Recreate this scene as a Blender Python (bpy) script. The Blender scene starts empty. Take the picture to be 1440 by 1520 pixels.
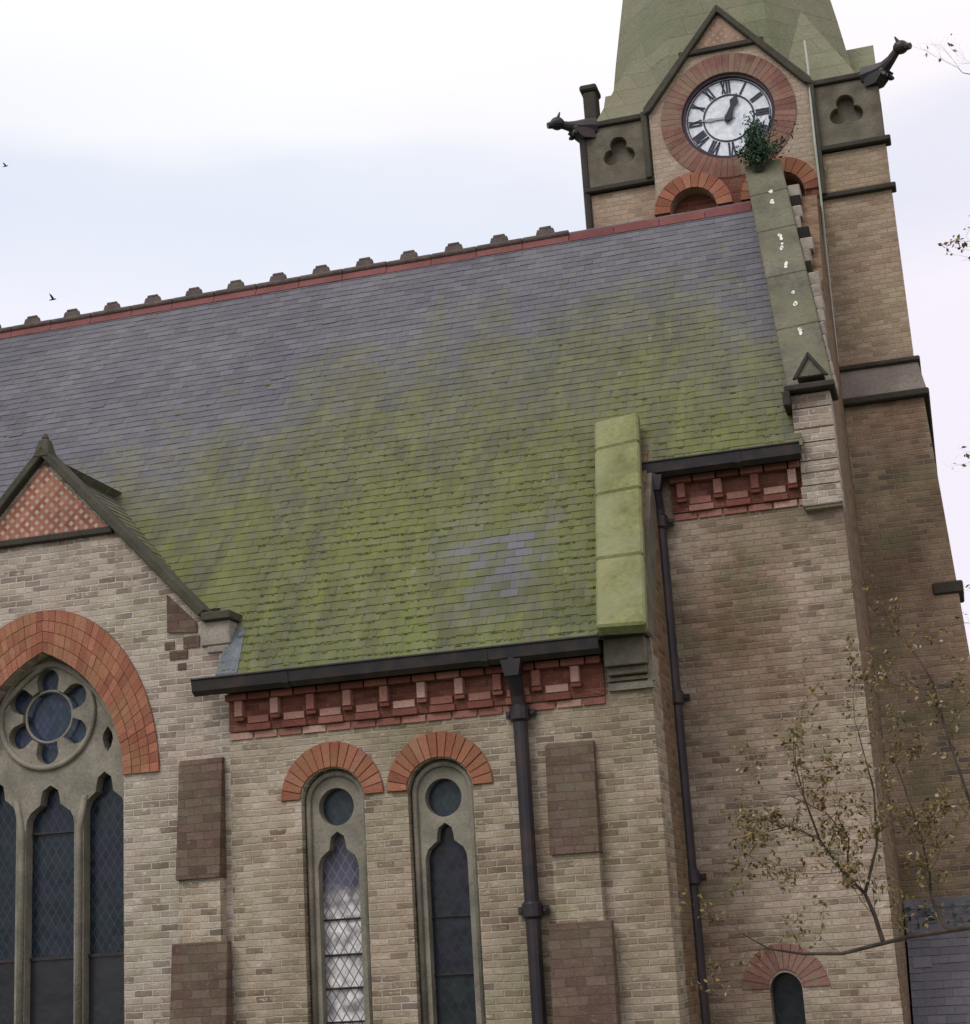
import bpy, math, random
from mathutils import Vector, Matrix
from mathutils.geometry import tessellate_polygon
R = math.radians
rng = random.Random(7)
sc = bpy.context.scene
col = sc.collection

# ---------------------------------------------------------------- camera
YAW, PITCH, ROLL = R(-15.1563), R(14.8862), R(-3.4872)
fwd = Vector((math.sin(YAW)*math.cos(PITCH), math.cos(YAW)*math.cos(PITCH), math.sin(PITCH)))
rt = Vector((math.cos(YAW), -math.sin(YAW), 0)); up = rt.cross(fwd)
r2 = rt*math.cos(ROLL) + up*math.sin(ROLL); u2 = up*math.cos(ROLL) - rt*math.sin(ROLL)
cd = bpy.data.cameras.new('camera'); cam = bpy.data.objects.new('camera', cd); col.objects.link(cam)
cd.sensor_fit = 'HORIZONTAL'; cd.sensor_width = 36; cd.lens = 36*2500/1440; cd.clip_start = .1; cd.clip_end = 4000
M = Matrix((r2, u2, -fwd)).transposed().to_4x4(); M.translation = Vector((0, -14, 1.6))
cam.matrix_world = M
sc.camera = cam

# ---------------------------------------------------------------- sky, sun, exposure
SUN_EL, SUN_AZ = R(48), R(205)          # azimuth measured clockwise from +Y
sd = Vector((math.sin(SUN_AZ)*math.cos(SUN_EL), math.cos(SUN_AZ)*math.cos(SUN_EL), math.sin(SUN_EL)))
w = bpy.data.worlds.new('World'); sc.world = w; w.use_nodes = True
nt = w.node_tree; nt.nodes.clear(); N = nt.nodes.new; L = nt.links.new
wo = N('ShaderNodeOutputWorld'); sky = N('ShaderNodeTexSky'); sky.sky_type = 'NISHITA'; sky.sun_disc = False
sky.sun_elevation = SUN_EL; sky.sun_rotation = SUN_AZ
b1 = N('ShaderNodeBackground'); b1.inputs[1].default_value = .1; L(sky.outputs[0], b1.inputs[0])
tc = N('ShaderNodeTexCoord'); sep = N('ShaderNodeSeparateXYZ'); L(tc.outputs['Generated'], sep.inputs[0])
mp = N('ShaderNodeMapping'); mp.inputs['Scale'].default_value = (1, 1, 4); L(tc.outputs['Generated'], mp.inputs[0])
no = N('ShaderNodeTexNoise'); no.inputs['Scale'].default_value = 1.7; no.inputs['Detail'].default_value = 5; L(mp.outputs[0], no.inputs[0])
ma = N('ShaderNodeMath'); ma.operation = 'MULTIPLY_ADD'; ma.inputs[1].default_value = .16; L(no.outputs[0], ma.inputs[0]); L(sep.outputs[2], ma.inputs[2])
cr = N('ShaderNodeValToRGB'); L(ma.outputs[0], cr.inputs[0])
e = cr.color_ramp.elements
e[0].position = 0; e[0].color = (.90, .89, .95, 1)
e[1].position = .43; e[1].color = (.93, .93, 1.0, 1)
for p, c in ((.50, (.80, .85, .95, 1)), (.53, (.82, .87, .955, 1)), (.555, (.96, .97, 1, 1)), (.62, (1.05, 1.05, 1.05, 1)), (.85, (.97, 1.0, 1.02, 1))):
    q = e.new(p); q.color = c
no2 = N('ShaderNodeTexNoise'); no2.inputs['Scale'].default_value = 2.6; no2.inputs['Detail'].default_value = 6; L(tc.outputs['Generated'], no2.inputs[0])
cr2 = N('ShaderNodeValToRGB'); L(no2.outputs[0], cr2.inputs[0]); cr2.color_ramp.elements[0].position = .3; cr2.color_ramp.elements[0].color = (.93, .93, .97, 1)
cr2.color_ramp.elements[1].position = .62; cr2.color_ramp.elements[1].color = (1, 1, 1, 1)
mx = N('ShaderNodeMix'); mx.data_type = 'RGBA'; mx.blend_type = 'MULTIPLY'; mx.inputs[0].default_value = 1
L(cr.outputs[0], mx.inputs[6]); L(cr2.outputs[0], mx.inputs[7])
mr = N('ShaderNodeMapRange'); mr.inputs[1].default_value = -.32; mr.inputs[2].default_value = .03; L(sep.outputs[0], mr.inputs[0])
pk = N('ShaderNodeMix'); pk.data_type = 'RGBA'; pk.blend_type = 'MULTIPLY'; L(mr.outputs[0], pk.inputs[0]); L(mx.outputs[2], pk.inputs[6]); pk.inputs[7].default_value = (1.05, .985, .985, 1)
b2 = N('ShaderNodeBackground'); b2.inputs[1].default_value = 1.06; L(pk.outputs[2], b2.inputs[0])
ms = N('ShaderNodeMixShader'); ms.inputs[0].default_value = .94
L(b1.outputs[0], ms.inputs[1]); L(b2.outputs[0], ms.inputs[2]); L(ms.outputs[0], wo.inputs[0])

sl = bpy.data.lights.new('sun', 'SUN'); sl.energy = 1.3; sl.angle = R(25); sl.color = (1, .97, .92)
so = bpy.data.objects.new('sun', sl); col.objects.link(so); so.rotation_euler = sd.to_track_quat('Z', 'Y').to_euler()
sc.view_settings.view_transform = 'Standard'; sc.view_settings.look = 'None'; sc.view_settings.gamma = 1
sc.view_settings.exposure = 0

# ---------------------------------------------------------------- materials
class NT:
    def __init__(s, name, rough=.9, spec=.3):
        s.m = bpy.data.materials.new(name); s.m.use_nodes = True; s.t = s.m.node_tree
        s.b = s.t.nodes['Principled BSDF']; s.b.inputs['Roughness'].default_value = rough
        s.b.inputs['Specular IOR Level'].default_value = spec
        s.pos = s.n('ShaderNodeNewGeometry').outputs['Position']
    def n(s, k, **kw):
        x = s.t.nodes.new(k)
        for a, v in kw.items(): setattr(x, a, v)
        return x
    def l(s, a, b): s.t.links.new(a, b)
    def val(s, sock, v):
        if hasattr(v, 'links') or hasattr(v, 'is_linked'): s.l(v, sock)
        else: sock.default_value = v
    def math(s, op, a, b=0., c=0., clamp=False):
        x = s.n('ShaderNodeMath', operation=op, use_clamp=clamp)
        s.val(x.inputs[0], a); s.val(x.inputs[1], b); s.val(x.inputs[2], c); return x.outputs[0]
    def sep(s, v):
        x = s.n('ShaderNodeSeparateXYZ'); s.l(v, x.inputs[0]); return x.outputs
    def comb(s, a, b, c=0.):
        x = s.n('ShaderNodeCombineXYZ'); s.val(x.inputs[0], a); s.val(x.inputs[1], b); s.val(x.inputs[2], c); return x.outputs[0]
    def noise(s, scale, detail=4, vec=None, stretch=(1, 1, 1), rough=.55, dist=0., off=0.):
        m = s.n('ShaderNodeMapping'); m.inputs['Scale'].default_value = stretch; m.inputs['Location'].default_value = (off, off*.7, off*1.3)
        s.l(vec or s.pos, m.inputs[0])
        x = s.n('ShaderNodeTexNoise'); s.l(m.outputs[0], x.inputs[0]); x.inputs['Scale'].default_value = scale
        x.inputs['Detail'].default_value = detail; x.inputs['Roughness'].default_value = rough; x.inputs['Distortion'].default_value = dist
        return x.outputs[0]
    def ramp(s, f, stops, interp='LINEAR'):
        x = s.n('ShaderNodeValToRGB'); s.l(f, x.inputs[0]); e = x.color_ramp.elements; x.color_ramp.interpolation = interp
        while len(e) > 1: e.remove(e[-1])
        e[0].position = stops[0][0]; e[0].color = c4(stops[0][1])
        for p, c in stops[1:]: q = e.new(p); q.color = c4(c)
        return x.outputs[0]
    def mix(s, f, a, b, mode='MIX'):
        x = s.n('ShaderNodeMix', data_type='RGBA', blend_type=mode)
        s.val(x.inputs[0], f)
        for i, v in ((6, a), (7, b)):
            if isinstance(v, (tuple, list)): x.inputs[i].default_value = c4(v)
            else: s.l(v, x.inputs[i])
        return x.outputs[2]
    def rnd(s):
        a = s.n('ShaderNodeAttribute', attribute_name='rnd'); return a.outputs['Fac']
    def out(s, colr, bump=None, strength=.5, dist=.01):
        if isinstance(colr, (tuple, list)): s.b.inputs['Base Color'].default_value = c4(colr)
        else: s.l(colr, s.b.inputs['Base Color'])
        if bump is not None:
            b = s.n('ShaderNodeBump'); b.inputs['Strength'].default_value = strength; b.inputs['Distance'].default_value = dist
            s.l(bump, b.inputs['Height']); s.l(b.outputs[0], s.b.inputs['Normal'])
        return s.m
def c4(c): return (*c, 1) if len(c) == 3 else tuple(c)

def brick(name, stops, mortar, bw=.165, rh=.059, ms=.008, stain=(.62, .56, .50), stain_amt=.5, moss=0., spots=.1, off=0., contrast=1.):
    s = NT(name); x, y, z = s.sep(s.pos)
    u = s.math('ADD', x, y)
    wob = s.noise(2.3, 2, off=off)
    zz = s.math('ADD', z, s.math('MULTIPLY', s.math('SUBTRACT', wob, .5), .02))
    wob2 = s.noise(14, 3, off=off+3)
    zz = s.math('ADD', zz, s.math('MULTIPLY', s.math('SUBTRACT', wob2, .5), .012))
    uu = s.math('ADD', u, s.math('MULTIPLY', s.math('SUBTRACT', wob2, .5), .02))
    v = s.comb(uu, zz)
    b = s.n('ShaderNodeTexBrick'); s.l(v, b.inputs['Vector'])
    b.inputs['Color1'].default_value = (0, 0, 0, 1); b.inputs['Color2'].default_value = (1, 1, 1, 1); b.inputs['Mortar'].default_value = (.5, .5, .5, 1)
    b.inputs['Scale'].default_value = 1; b.inputs['Mortar Size'].default_value = ms; b.inputs['Mortar Smooth'].default_value = .55
    b.inputs['Brick Width'].default_value = bw; b.inputs['Row Height'].default_value = rh; b.offset = .5
    r = s.math('ADD', b.outputs['Color'], 0.)
    soft = s.noise(3.1, 5, off=off+11, stretch=(1, 1, 2.2))
    rr = s.math('ADD', s.math('MULTIPLY', r, .72), s.math('MULTIPLY', s.math('SUBTRACT', soft, .36), 1.0), clamp=True)
    c = s.ramp(rr, stops)
    fine = s.noise(45, 4, off=off)
    c = s.mix(.55, c, s.ramp(fine, [(.3, (.62, .6, .58)), (.7, (1.12, 1.1, 1.08))]), 'MULTIPLY')
    c = s.mix(.75, c, s.ramp(s.noise(1.3, 4, off=off+15), [(.36, (1.04, .96, .93)), (.5, (1, 1, 1)), (.64, (.93, .99, .86))]), 'MULTIPLY')
    pale = s.ramp(s.noise(16, 3, off=off+19, stretch=(1, 1, 2.4)), [(.60, (0,)*3), (.70, (.55,)*3)])
    c = s.mix(pale, c, tuple(min(.75, v*1.25) for v in stops[-1][1]))
    # odd dark bricks
    if spots:
        sp = s.math('GREATER_THAN', r, 1-spots)
        c = s.mix(s.math('MULTIPLY', sp, s.ramp(s.noise(1.1, 3, off=off+5), [(.45, (0, 0, 0)), (.6, (.8, .8, .8))])), c, (.13, .10, .085))
    mf = s.math('MULTIPLY', b.outputs['Fac'], s.ramp(s.noise(5.5, 4, off=off+7), [(.38, (.25,)*3), (.62, (1,)*3)]))
    c = s.mix(mf, c, mortar)
    st = s.ramp(s.noise(.9, 6, stretch=(1, 1, .55), off=off+2), [(.42, (0,)*3), (.68, (1,)*3)])
    c = s.mix(s.math('MULTIPLY', st, stain_amt), c, s.mix(1, c, stain, 'MULTIPLY'))
    if moss:
        mo = s.ramp(s.noise(1.6, 6, stretch=(1, 1, 1.4), off=off+9), [(.52, (0,)*3), (.72, (1,)*3)])
        c = s.mix(s.math('MULTIPLY', mo, moss), c, (.16, .17, .08))
    h = s.math('SUBTRACT', s.math('MULTIPLY', fine, .5), s.math('MULTIPLY', b.outputs['Fac'], .8))
    return s.out(c, h, .8, .012)

def stone(name, a, b_, scale=3., fine=40, bump=.5, green=None, gamt=.5, streak=1.):
    s = NT(name)
    c = s.mix(s.ramp(s.noise(scale, 6, stretch=(1, 1, streak)), [(.35, (0,)*3), (.68, (1,)*3)]), a, b_)
    f = s.noise(fine, 4)
    c = s.mix(.6, c, s.ramp(f, [(.3, (.6,)*3), (.7, (1.15,)*3)]), 'MULTIPLY')
    if green:
        g = s.ramp(s.noise(2.2, 6, off=4), [(.4, (0,)*3), (.62, (1,)*3)])
        c = s.mix(s.math('MULTIPLY', g, gamt), c, green)
    return s.out(c, s.math('ADD', f, s.noise(scale*4, 4)), bump, .01)

def blocks(name, stops, rough=.9, fine=50, green=None, gamt=.4):
    """tint picked block by block from the mesh attribute rnd"""
    s = NT(name, rough); c = s.ramp(s.rnd(), stops); f = s.noise(fine, 4)
    c = s.mix(.6, c, s.ramp(f, [(.3, (.6,)*3), (.7, (1.2,)*3)]), 'MULTIPLY')
    lg = s.noise(2.5, 5); c = s.mix(.6, c, s.ramp(lg, [(.35, (.7, .66, .62)), (.65, (1.1,)*3)]), 'MULTIPLY')
    if green:
        g = s.ramp(s.noise(3.2, 5, off=4), [(.45, (0,)*3), (.62, (1,)*3)]); c = s.mix(s.math('MULTIPLY', g, gamt), c, green)
    return s.out(c, f, .6, .008)

def slate(name, moss_on=True):
    s = NT(name, .8, .18); x, y, z = s.sep(s.pos); r = s.rnd()
    base = s.ramp(r, [(0, (.124, .120, .132)), (.35, (.136, .132, .146)), (.7, (.147, .143, .158)), (1, (.162, .158, .175))])
    big = s.noise(.9, 5, off=3)
    base = s.mix(.8, base, s.ramp(big, [(.35, (.85, .84, .9)), (.65, (1.12, 1.08, 1.1))]), 'MULTIPLY')
    fine = s.noise(55, 4)
    base = s.mix(.55, base, s.ramp(fine, [(.3, (.7,)*3), (.7, (1.25,)*3)]), 'MULTIPLY')
    if moss_on:
        # height above which the slates are clean, rising towards the tower and dropping at the very end
        top = s.n('ShaderNodeFloatCurve'); s.l(s.math('MULTIPLY', s.math('ADD', x, 12.), 1/12.), top.inputs['Value'])
        cm = top.mapping.curves[0]; pts = [(0, .10), (.22, .30), (.30, .42), (.42, .52), (.52, .64), (.62, .66), (.74, .72), (.82, .70), (.9, .60), (1, .52)]
        cm.points[0].location = pts[0]; cm.points[1].location = pts[-1]
        for p in pts[1:-1]: cm.points.new(*p)
        top.mapping.update()
        zt = s.math('ADD', s.math('MULTIPLY', top.outputs[0], 5.5), 4.2)
        streak = s.noise(2.6, 5, stretch=(1.3, .25, .12), off=1)
        blot = s.noise(1.6, 6, off=6)
        d = s.math('SUBTRACT', zt, z)
        d = s.math('ADD', d, s.math('MULTIPLY', s.math('SUBTRACT', streak, .5), 2.2))
        d = s.math('ADD', d, s.math('MULTIPLY', s.math('SUBTRACT', blot, .5), 3.2))
        d = s.math('ADD', d, s.math('MULTIPLY', s.math('SUBTRACT', s.noise(11, 5, off=31, rough=.7), .5), 2.6))
        d = s.math('ADD', d, s.math('MULTIPLY', s.math('SUBTRACT', r, .5), .6))
        # clean replaced patch of slates near the eaves
        ex = s.math('DIVIDE', s.math('ADD', x, 3.78), .62); ez = s.math('DIVIDE', s.math('SUBTRACT', z, 4.95), .72)
        rad = s.math('MAXIMUM', s.math('ABSOLUTE', ex), s.math('ABSOLUTE', ez)); rad = s.math('ADD', rad, s.math('MULTIPLY', s.math('SUBTRACT', s.noise(3, 5, off=41), .5), 1.6))
        patch = s.math('SUBTRACT', 1.35, rad, clamp=True)
        patch = s.math('MULTIPLY', patch, s.math('MULTIPLY_ADD', r, .8, .45))
        d = s.math('SUBTRACT', d, s.math('MULTIPLY', patch, 3.4))
        m = s.ramp(s.math('MULTIPLY_ADD', d, .30, .30), [(.05, (0,)*3), (.42, (.66,)*3), (.8, (1,)*3)])
        speck = s.ramp(s.noise(20, 4, stretch=(1, .6, .6), off=2), [(.3, (.62,)*3), (.6, (1,)*3)])
        m = s.math('MULTIPLY', m, s.math('MULTIPLY', speck, .95))
        # brighter green towards the eaves
        low = s.math('MULTIPLY', s.math('SUBTRACT', 6.4, z), .42, clamp=True)
        g = s.mix(low, (.128, .130, .030), (.152, .178, .034))
        g = s.mix(s.ramp(s.noise(1.9, 6, off=8, stretch=(1.8, .45, .35)), [(.38, (0,)*3), (.62, (.9,)*3)]), g, (.088, .088, .040))
        g = s.mix(s.ramp(s.noise(5.5, 5, off=18, stretch=(1.2, .5, .5)), [(.46, (0,)*3), (.70, (.6,)*3)]), g, (.19, .205, .05))
        g = s.mix(s.math('MULTIPLY', r, .22), g, (.20, .20, .10))
        base = s.mix(m, base, g)
        # pale lichen streak and dots
        li = s.ramp(s.noise(9, 3, off=5, stretch=(1.6, .35, .35)), [(.70, (0,)*3), (.78, (.45,)*3)])
        base = s.mix(li, base, (.30, .32, .24))
    return s.out(base, fine, .4, .006)

def leaded(name, c1, c2, pitch=.085, pale=None, lead=(.03, .03, .035), tint_scale=3.):
    s = NT(name, .22, .3); x, y, z = s.sep(s.pos)
    k = 1/pitch
    a = s.math('MULTIPLY', s.math('ADD', x, s.math('MULTIPLY', z, .62)), k); b = s.math('MULTIPLY', s.math('SUBTRACT', x, s.math('MULTIPLY', z, .62)), k)
    fa = s.math('ABSOLUTE', s.math('SUBTRACT', s.math('FRACT', a), .5)); fb = s.math('ABSOLUTE', s.math('SUBTRACT', s.math('FRACT', b), .5))
    line = s.math('MAXIMUM', fa, fb); ln = s.ramp(line, [(.41, (0,)*3), (.46, (1,)*3)])
    cell = s.n('ShaderNodeTexWhiteNoise', noise_dimensions='2D'); s.l(s.comb(s.math('FLOOR', a), s.math('FLOOR', b)), cell.inputs[0])
    c = s.mix(s.ramp(s.noise(tint_scale, 4), [(.35, (0,)*3), (.65, (1,)*3)]), c1, c2)
    c = s.mix(.6, c, s.ramp(cell.outputs[0], [(0, (.55,)*3), (1, (1.35,)*3)]), 'MULTIPLY')
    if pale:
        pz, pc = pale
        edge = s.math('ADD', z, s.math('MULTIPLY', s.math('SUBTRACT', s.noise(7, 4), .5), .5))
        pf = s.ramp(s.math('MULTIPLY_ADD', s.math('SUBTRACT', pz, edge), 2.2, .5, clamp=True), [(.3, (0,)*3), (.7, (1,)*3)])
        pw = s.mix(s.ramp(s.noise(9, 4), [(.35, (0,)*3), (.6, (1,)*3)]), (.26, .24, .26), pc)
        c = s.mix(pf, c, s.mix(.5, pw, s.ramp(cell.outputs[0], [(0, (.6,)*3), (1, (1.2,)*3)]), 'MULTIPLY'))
    c = s.mix(ln, c, lead)
    rg = s.math('MULTIPLY_ADD', s.noise(6, 2), .3, .1); s.l(rg, s.b.inputs['Roughness'])
    wav = s.math('ADD', s.math('MULTIPLY', s.noise(5, 2), 1.), s.math('MULTIPLY', cell.outputs[0], .25))
    return s.out(c, wav, .35, .02)

BUFF = [(0, (.18, .135, .105)), (.2, (.28, .225, .18)), (.42, (.37, .31, .25)), (.62, (.43, .37, .30)), (.85, (.50, .42, .36)), (1, (.60, .53, .46))]
RECESS = [(0, (.19, .135, .10)), (.25, (.32, .25, .19)), (.5, (.43, .345, .27)), (.8, (.51, .415, .335)), (1, (.58, .49, .41))]
TOWERB = [(0, (.27, .195, .14)), (.4, (.38, .29, .21)), (.7, (.44, .335, .245)), (1, (.49, .39, .30))]
M_ = {}
M_['brick'] = brick('buff_brick', [(p, (c[0]*1.02, c[1], c[2]*.93)) for p, c in BUFF], (.50, .455, .39), moss=.38, spots=.09, stain=(.50, .43, .36), stain_amt=.7)
M_['gbrick'] = brick('gable_brick', [(p, tuple(v*1.04 for v in c)) for p, c in BUFF], (.54, .50, .46), bw=.175, rh=.061, spots=.09, off=20)
M_['rbrick'] = brick('recess_brick', RECESS, (.42, .37, .31), moss=.6, spots=.05, off=40, ms=.008, stain=(.46, .37, .30), stain_amt=.9)
M_['sbrick'] = brick('shaded_return_brick', [(p, tuple(v*m_ for v, m_ in zip(c, (.50, .40, .31)))) for p, c in RECESS], (.20, .15, .11), moss=.4, off=50, ms=.009)  # recess brick darkened and browned: shade of the return faces put into the colour
M_['tbrick'] = brick('tower_brick', TOWERB, (.40, .32, .25), spots=.03, off=60, ms=.006, stain_amt=.5)
M_['tlow'] = brick('tower_base_brick', [(p, tuple(v*m_ for v, m_ in zip(c, (1.0, .95, .92)))) for p, c in TOWERB], (.42, .36, .30), spots=.30, moss=.7, off=70, stain=(.42, .35, .31), stain_amt=1.)
M_['tquoin'] = brick('tower_corner_brick', [(p, tuple(v*.66 for v in c)) for p, c in TOWERB], (.24, .21, .20), spots=.25, moss=.4, off=75, stain=(.55, .5, .5), stain_amt=.8)
M_['bay'] = brick('clock_bay_brick', [(0, (.37, .28, .215)), (.5, (.44, .345, .27)), (1, (.50, .405, .32))], (.44, .36, .29), spots=.0, off=80, ms=.006, stain_amt=.3)
M_['redwall'] = brick('red_brick', [(0, (.15, .05, .036)), (.5, (.22, .08, .058)), (1, (.31, .135, .10))], (.22, .12, .09), off=90, ms=.008, spots=0)
M_['chequer'] = None
M_['panel'] = brick('brown_red_stone', [(0, (.10, .062, .050)), (.5, (.145, .098, .078)), (1, (.19, .135, .11))], (.11, .078, .063), bw=.17, rh=.075, ms=.0035, moss=.35, spots=.03, off=110, stain_amt=.6)
M_['stone'] = stone('pale_dressed_stone', (.32, .285, .23), (.18, .162, .132), 4.2, green=(.20, .195, .14), gamt=.3)
M_['stone_l'] = stone('light_quoin_stone', (.41, .36, .31), (.25, .215, .18), 4.4)
M_['weather'] = stone('weathering_stone', (.29, .25, .22), (.21, .175, .15), 3)
M_['dark'] = stone('sooty_moulding_stone', (.045, .036, .032), (.072, .06, .05), 4, green=(.055, .055, .03), gamt=.3)
M_['dgreen'] = stone('sooty_coping_stone', (.062, .058, .042), (.092, .085, .062), 4)
M_['panelst'] = stone('lichened_grey_stone', (.20, .172, .13), (.105, .09, .068), 5, green=(.15, .135, .095), gamt=.3)
M_['spire_'] = stone('lichened_spire_stone', (.27, .255, .165), (.205, .20, .135), 1.3, fine=30, green=(.19, .215, .145), gamt=.5, streak=.5)
M_['spire'] = brick('lichened_spire_stone_courses', [(0, (.215, .205, .145)), (.35, (.235, .225, .158)), (.7, (.25, .238, .168)), (1, (.27, .255, .182))], (.19, .18, .13), bw=.55, rh=.26, ms=.004, stain=(.78, .92, .80), stain_amt=.9, moss=.25, spots=0, off=130)
M_['cop_g'] = stone('mossy_coping_stone', (.245, .245, .10), (.145, .15, .06), 3.4, fine=22, bump=.8, green=(.27, .275, .16), gamt=.55, streak=.5)
M_['cop_o'] = stone('olive_coping_stone', (.185, .17, .125), (.10, .09, .07), 3.4, fine=22, bump=.8, green=(.15, .155, .085), gamt=.5, streak=.5)
M_['slate'] = slate('mossy_slate'); M_['slate_c'] = slate('blue_slate', False)
M_['under'] = NT('roof_underlay').out((.03, .03, .03))
M_['vous'] = blocks('red_voussoir_brick', [(0, (.27, .10, .065)), (.3, (.34, .13, .08)), (.6, (.38, .15, .092)), (.85, (.42, .18, .115)), (1, (.36, .165, .12))], green=(.30, .20, .09), gamt=.3)
M_['vous_p'] = blocks('clock_ring_brick', [(0, (.21, .10, .085)), (.5, (.27, .135, .11)), (1, (.32, .18, .145))], green=(.27, .22, .15), gamt=.55)
M_['corb'] = blocks('corbel_brick', [(0, (.17, .055, .042)), (.45, (.26, .095, .072)), (.75, (.37, .17, .135)), (1, (.56, .36, .30))])
M_['terra'] = blocks('terracotta_ridge', [(0, (.18, .065, .065)), (1, (.25, .10, .09))])
M_['crest'] = stone('weathered_crest', (.10, .075, .07), (.15, .115, .10), 8)
s = NT('cast_iron', .45, .5); M_['iron'] = s.out(s.mix(s.ramp(s.noise(6, 4), [(.45, (0,)*3), (.75, (1,)*3)]), (.018, .016, .018), (.06, .035, .03)), s.noise(30, 2), .2, .004)
s = NT('old_iron_purple', .5, .5); M_['iron2'] = s.out(s.mix(s.ramp(s.noise(4, 4), [(.45, (0,)*3), (.7, (1,)*3)]), (.014, .011, .016), (.045, .024, .022)), s.noise(30, 2), .2, .004)
M_['bezel'] = NT('clock_bezel', .5).out((.035, .018, .03))
M_['dial'] = stone('opal_dial', (.86, .88, .95), (.80, .83, .91), 3, fine=20, bump=.05)
M_['ink'] = NT('numeral_black', .5).out((.025, .028, .05))
M_['hand2'] = NT('faded_hand', .5).out((.36, .37, .42))
M_['mortar'] = stone('lime_mortar', (.42, .37, .32), (.34, .29, .24), 5)
M_['mortar_r'] = stone('pink_mortar', (.27, .14, .11), (.22, .11, .085), 5)
M_['void'] = NT('dark_interior').out((.02, .015, .012))
M_['lead'] = stone('lead_sheet', (.17, .19, .21), (.11, .125, .135), 6)
M_['cable'] = NT('pale_cable', .6).out((.42, .45, .40))
M_['drop'] = NT('white_dropping').out((.75, .75, .68))
M_['glassB'] = leaded('blue_leaded_glass', (.016, .020, .042), (.013, .028, .036), tint_scale=2.5, lead=(.045, .045, .05))
M_['glassR'] = leaded('rosette_glass', (.040, .055, .115), (.028, .055, .075), pitch=.07, tint_scale=4.5)
M_['glassG'] = leaded('green_leaded_glass', (.025, .045, .045), (.03, .045, .065), pitch=.06, tint_scale=6)
M_['glassP'] = leaded('purple_leaded_glass', (.024, .020, .040), (.016, .028, .026), tint_scale=4)
M_['glassW'] = leaded('part_pale_leaded_glass', (.09, .085, .15), (.07, .075, .11), pale=(2.22, (.78, .74, .73)), pitch=.085, lead=(.16, .15, .155))  # lower part of the glass paler, with a ragged upper edge
M_['plainG'] = leaded('plain_lower_glass', (.036, .034, .040), (.028, .032, .032), pitch=3., tint_scale=2)
s = NT('bark', .9); M_['bark'] = s.out(s.mix(s.ramp(s.noise(12, 4), [(.4, (0,)*3), (.65, (1,)*3)]), (.045, .032, .026), (.085, .065, .05)), s.noise(60, 3), .5, .004)
def leafmat(name, stops):
    s = NT(name, .6, .3); s.b.inputs['Subsurface Weight'].default_value = 0
    return s.out(s.ramp(s.rnd(), stops))
M_['leaf'] = leafmat('autumn_leaf', [(0, (.09, .07, .03)), (.5, (.17, .13, .04)), (.88, (.24, .155, .055)), (1, (.40, .36, .28))])
M_['leafd'] = leafmat('dark_leaf', [(0, (.015, .05, .03)), (.6, (.035, .09, .05)), (1, (.10, .16, .08))])
M_['leafg'] = leafmat('dusky_leaf', [(0, (.06, .055, .05)), (.6, (.10, .09, .075)), (1, (.16, .14, .10))])
M_['bird'] = NT('bird_feather').out((.05, .05, .06))
s = NT('ground_grass'); M_['ground'] = s.out(s.mix(s.noise(.6, 6), (.045, .07, .02), (.075, .09, .035)), s.noise(30, 3), .6, .03)
s = NT('ground_gravel'); M_['path'] = s.out(s.mix(s.noise(30, 4), (.14, .13, .115), (.25, .23, .2)), s.noise(60, 3), .6, .02)
M_['tuft'] = leafmat('moss_tuft', [(0, (.07, .085, .02)), (.5, (.12, .145, .035)), (1, (.19, .20, .07))])
# red and cream tile chequer of the gables
def chequer(name, k=13.5, red=((.27, .10, .075), (.40, .19, .13)), cream=(.50, .42, .34)):
    s = NT(name); x, y, z = s.sep(s.pos); u = s.math('ADD', x, y)
    a = s.math('MULTIPLY', s.math('ADD', u, z), k*.7); b = s.math('MULTIPLY', s.math('SUBTRACT', u, z), k*.7)
    fa = s.math('FRACT', a); fb = s.math('FRACT', b)
    dot = s.math('MULTIPLY', s.math('GREATER_THAN', fa, .5), s.math('GREATER_THAN', fb, .5))
    wn = s.n('ShaderNodeTexWhiteNoise', noise_dimensions='2D'); s.l(s.comb(s.math('FLOOR', a), s.math('FLOOR', b)), wn.inputs[0])
    rc = s.mix(wn.outputs[0], red[0], red[1])
    cc = s.mix(s.math('MULTIPLY', wn.outputs[0], .5), cream, (.33, .21, .16))
    c = s.mix(dot, rc, cc)
    c = s.mix(.6, c, s.ramp(s.noise(2.6, 5), [(.35, (.55, .56, .52)), (.6, (1.1, 1.08, 1.05))]), 'MULTIPLY')
    return s.out(c, s.math('MULTIPLY', dot, 1.), .5, .012)
M_['chequer'] = chequer('chequer_tiles'); M_['chequer2'] = chequer('clock_gable_tiles', 15, ((.30, .19, .145), (.38, .25, .19)), (.40, .31, .23))

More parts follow.
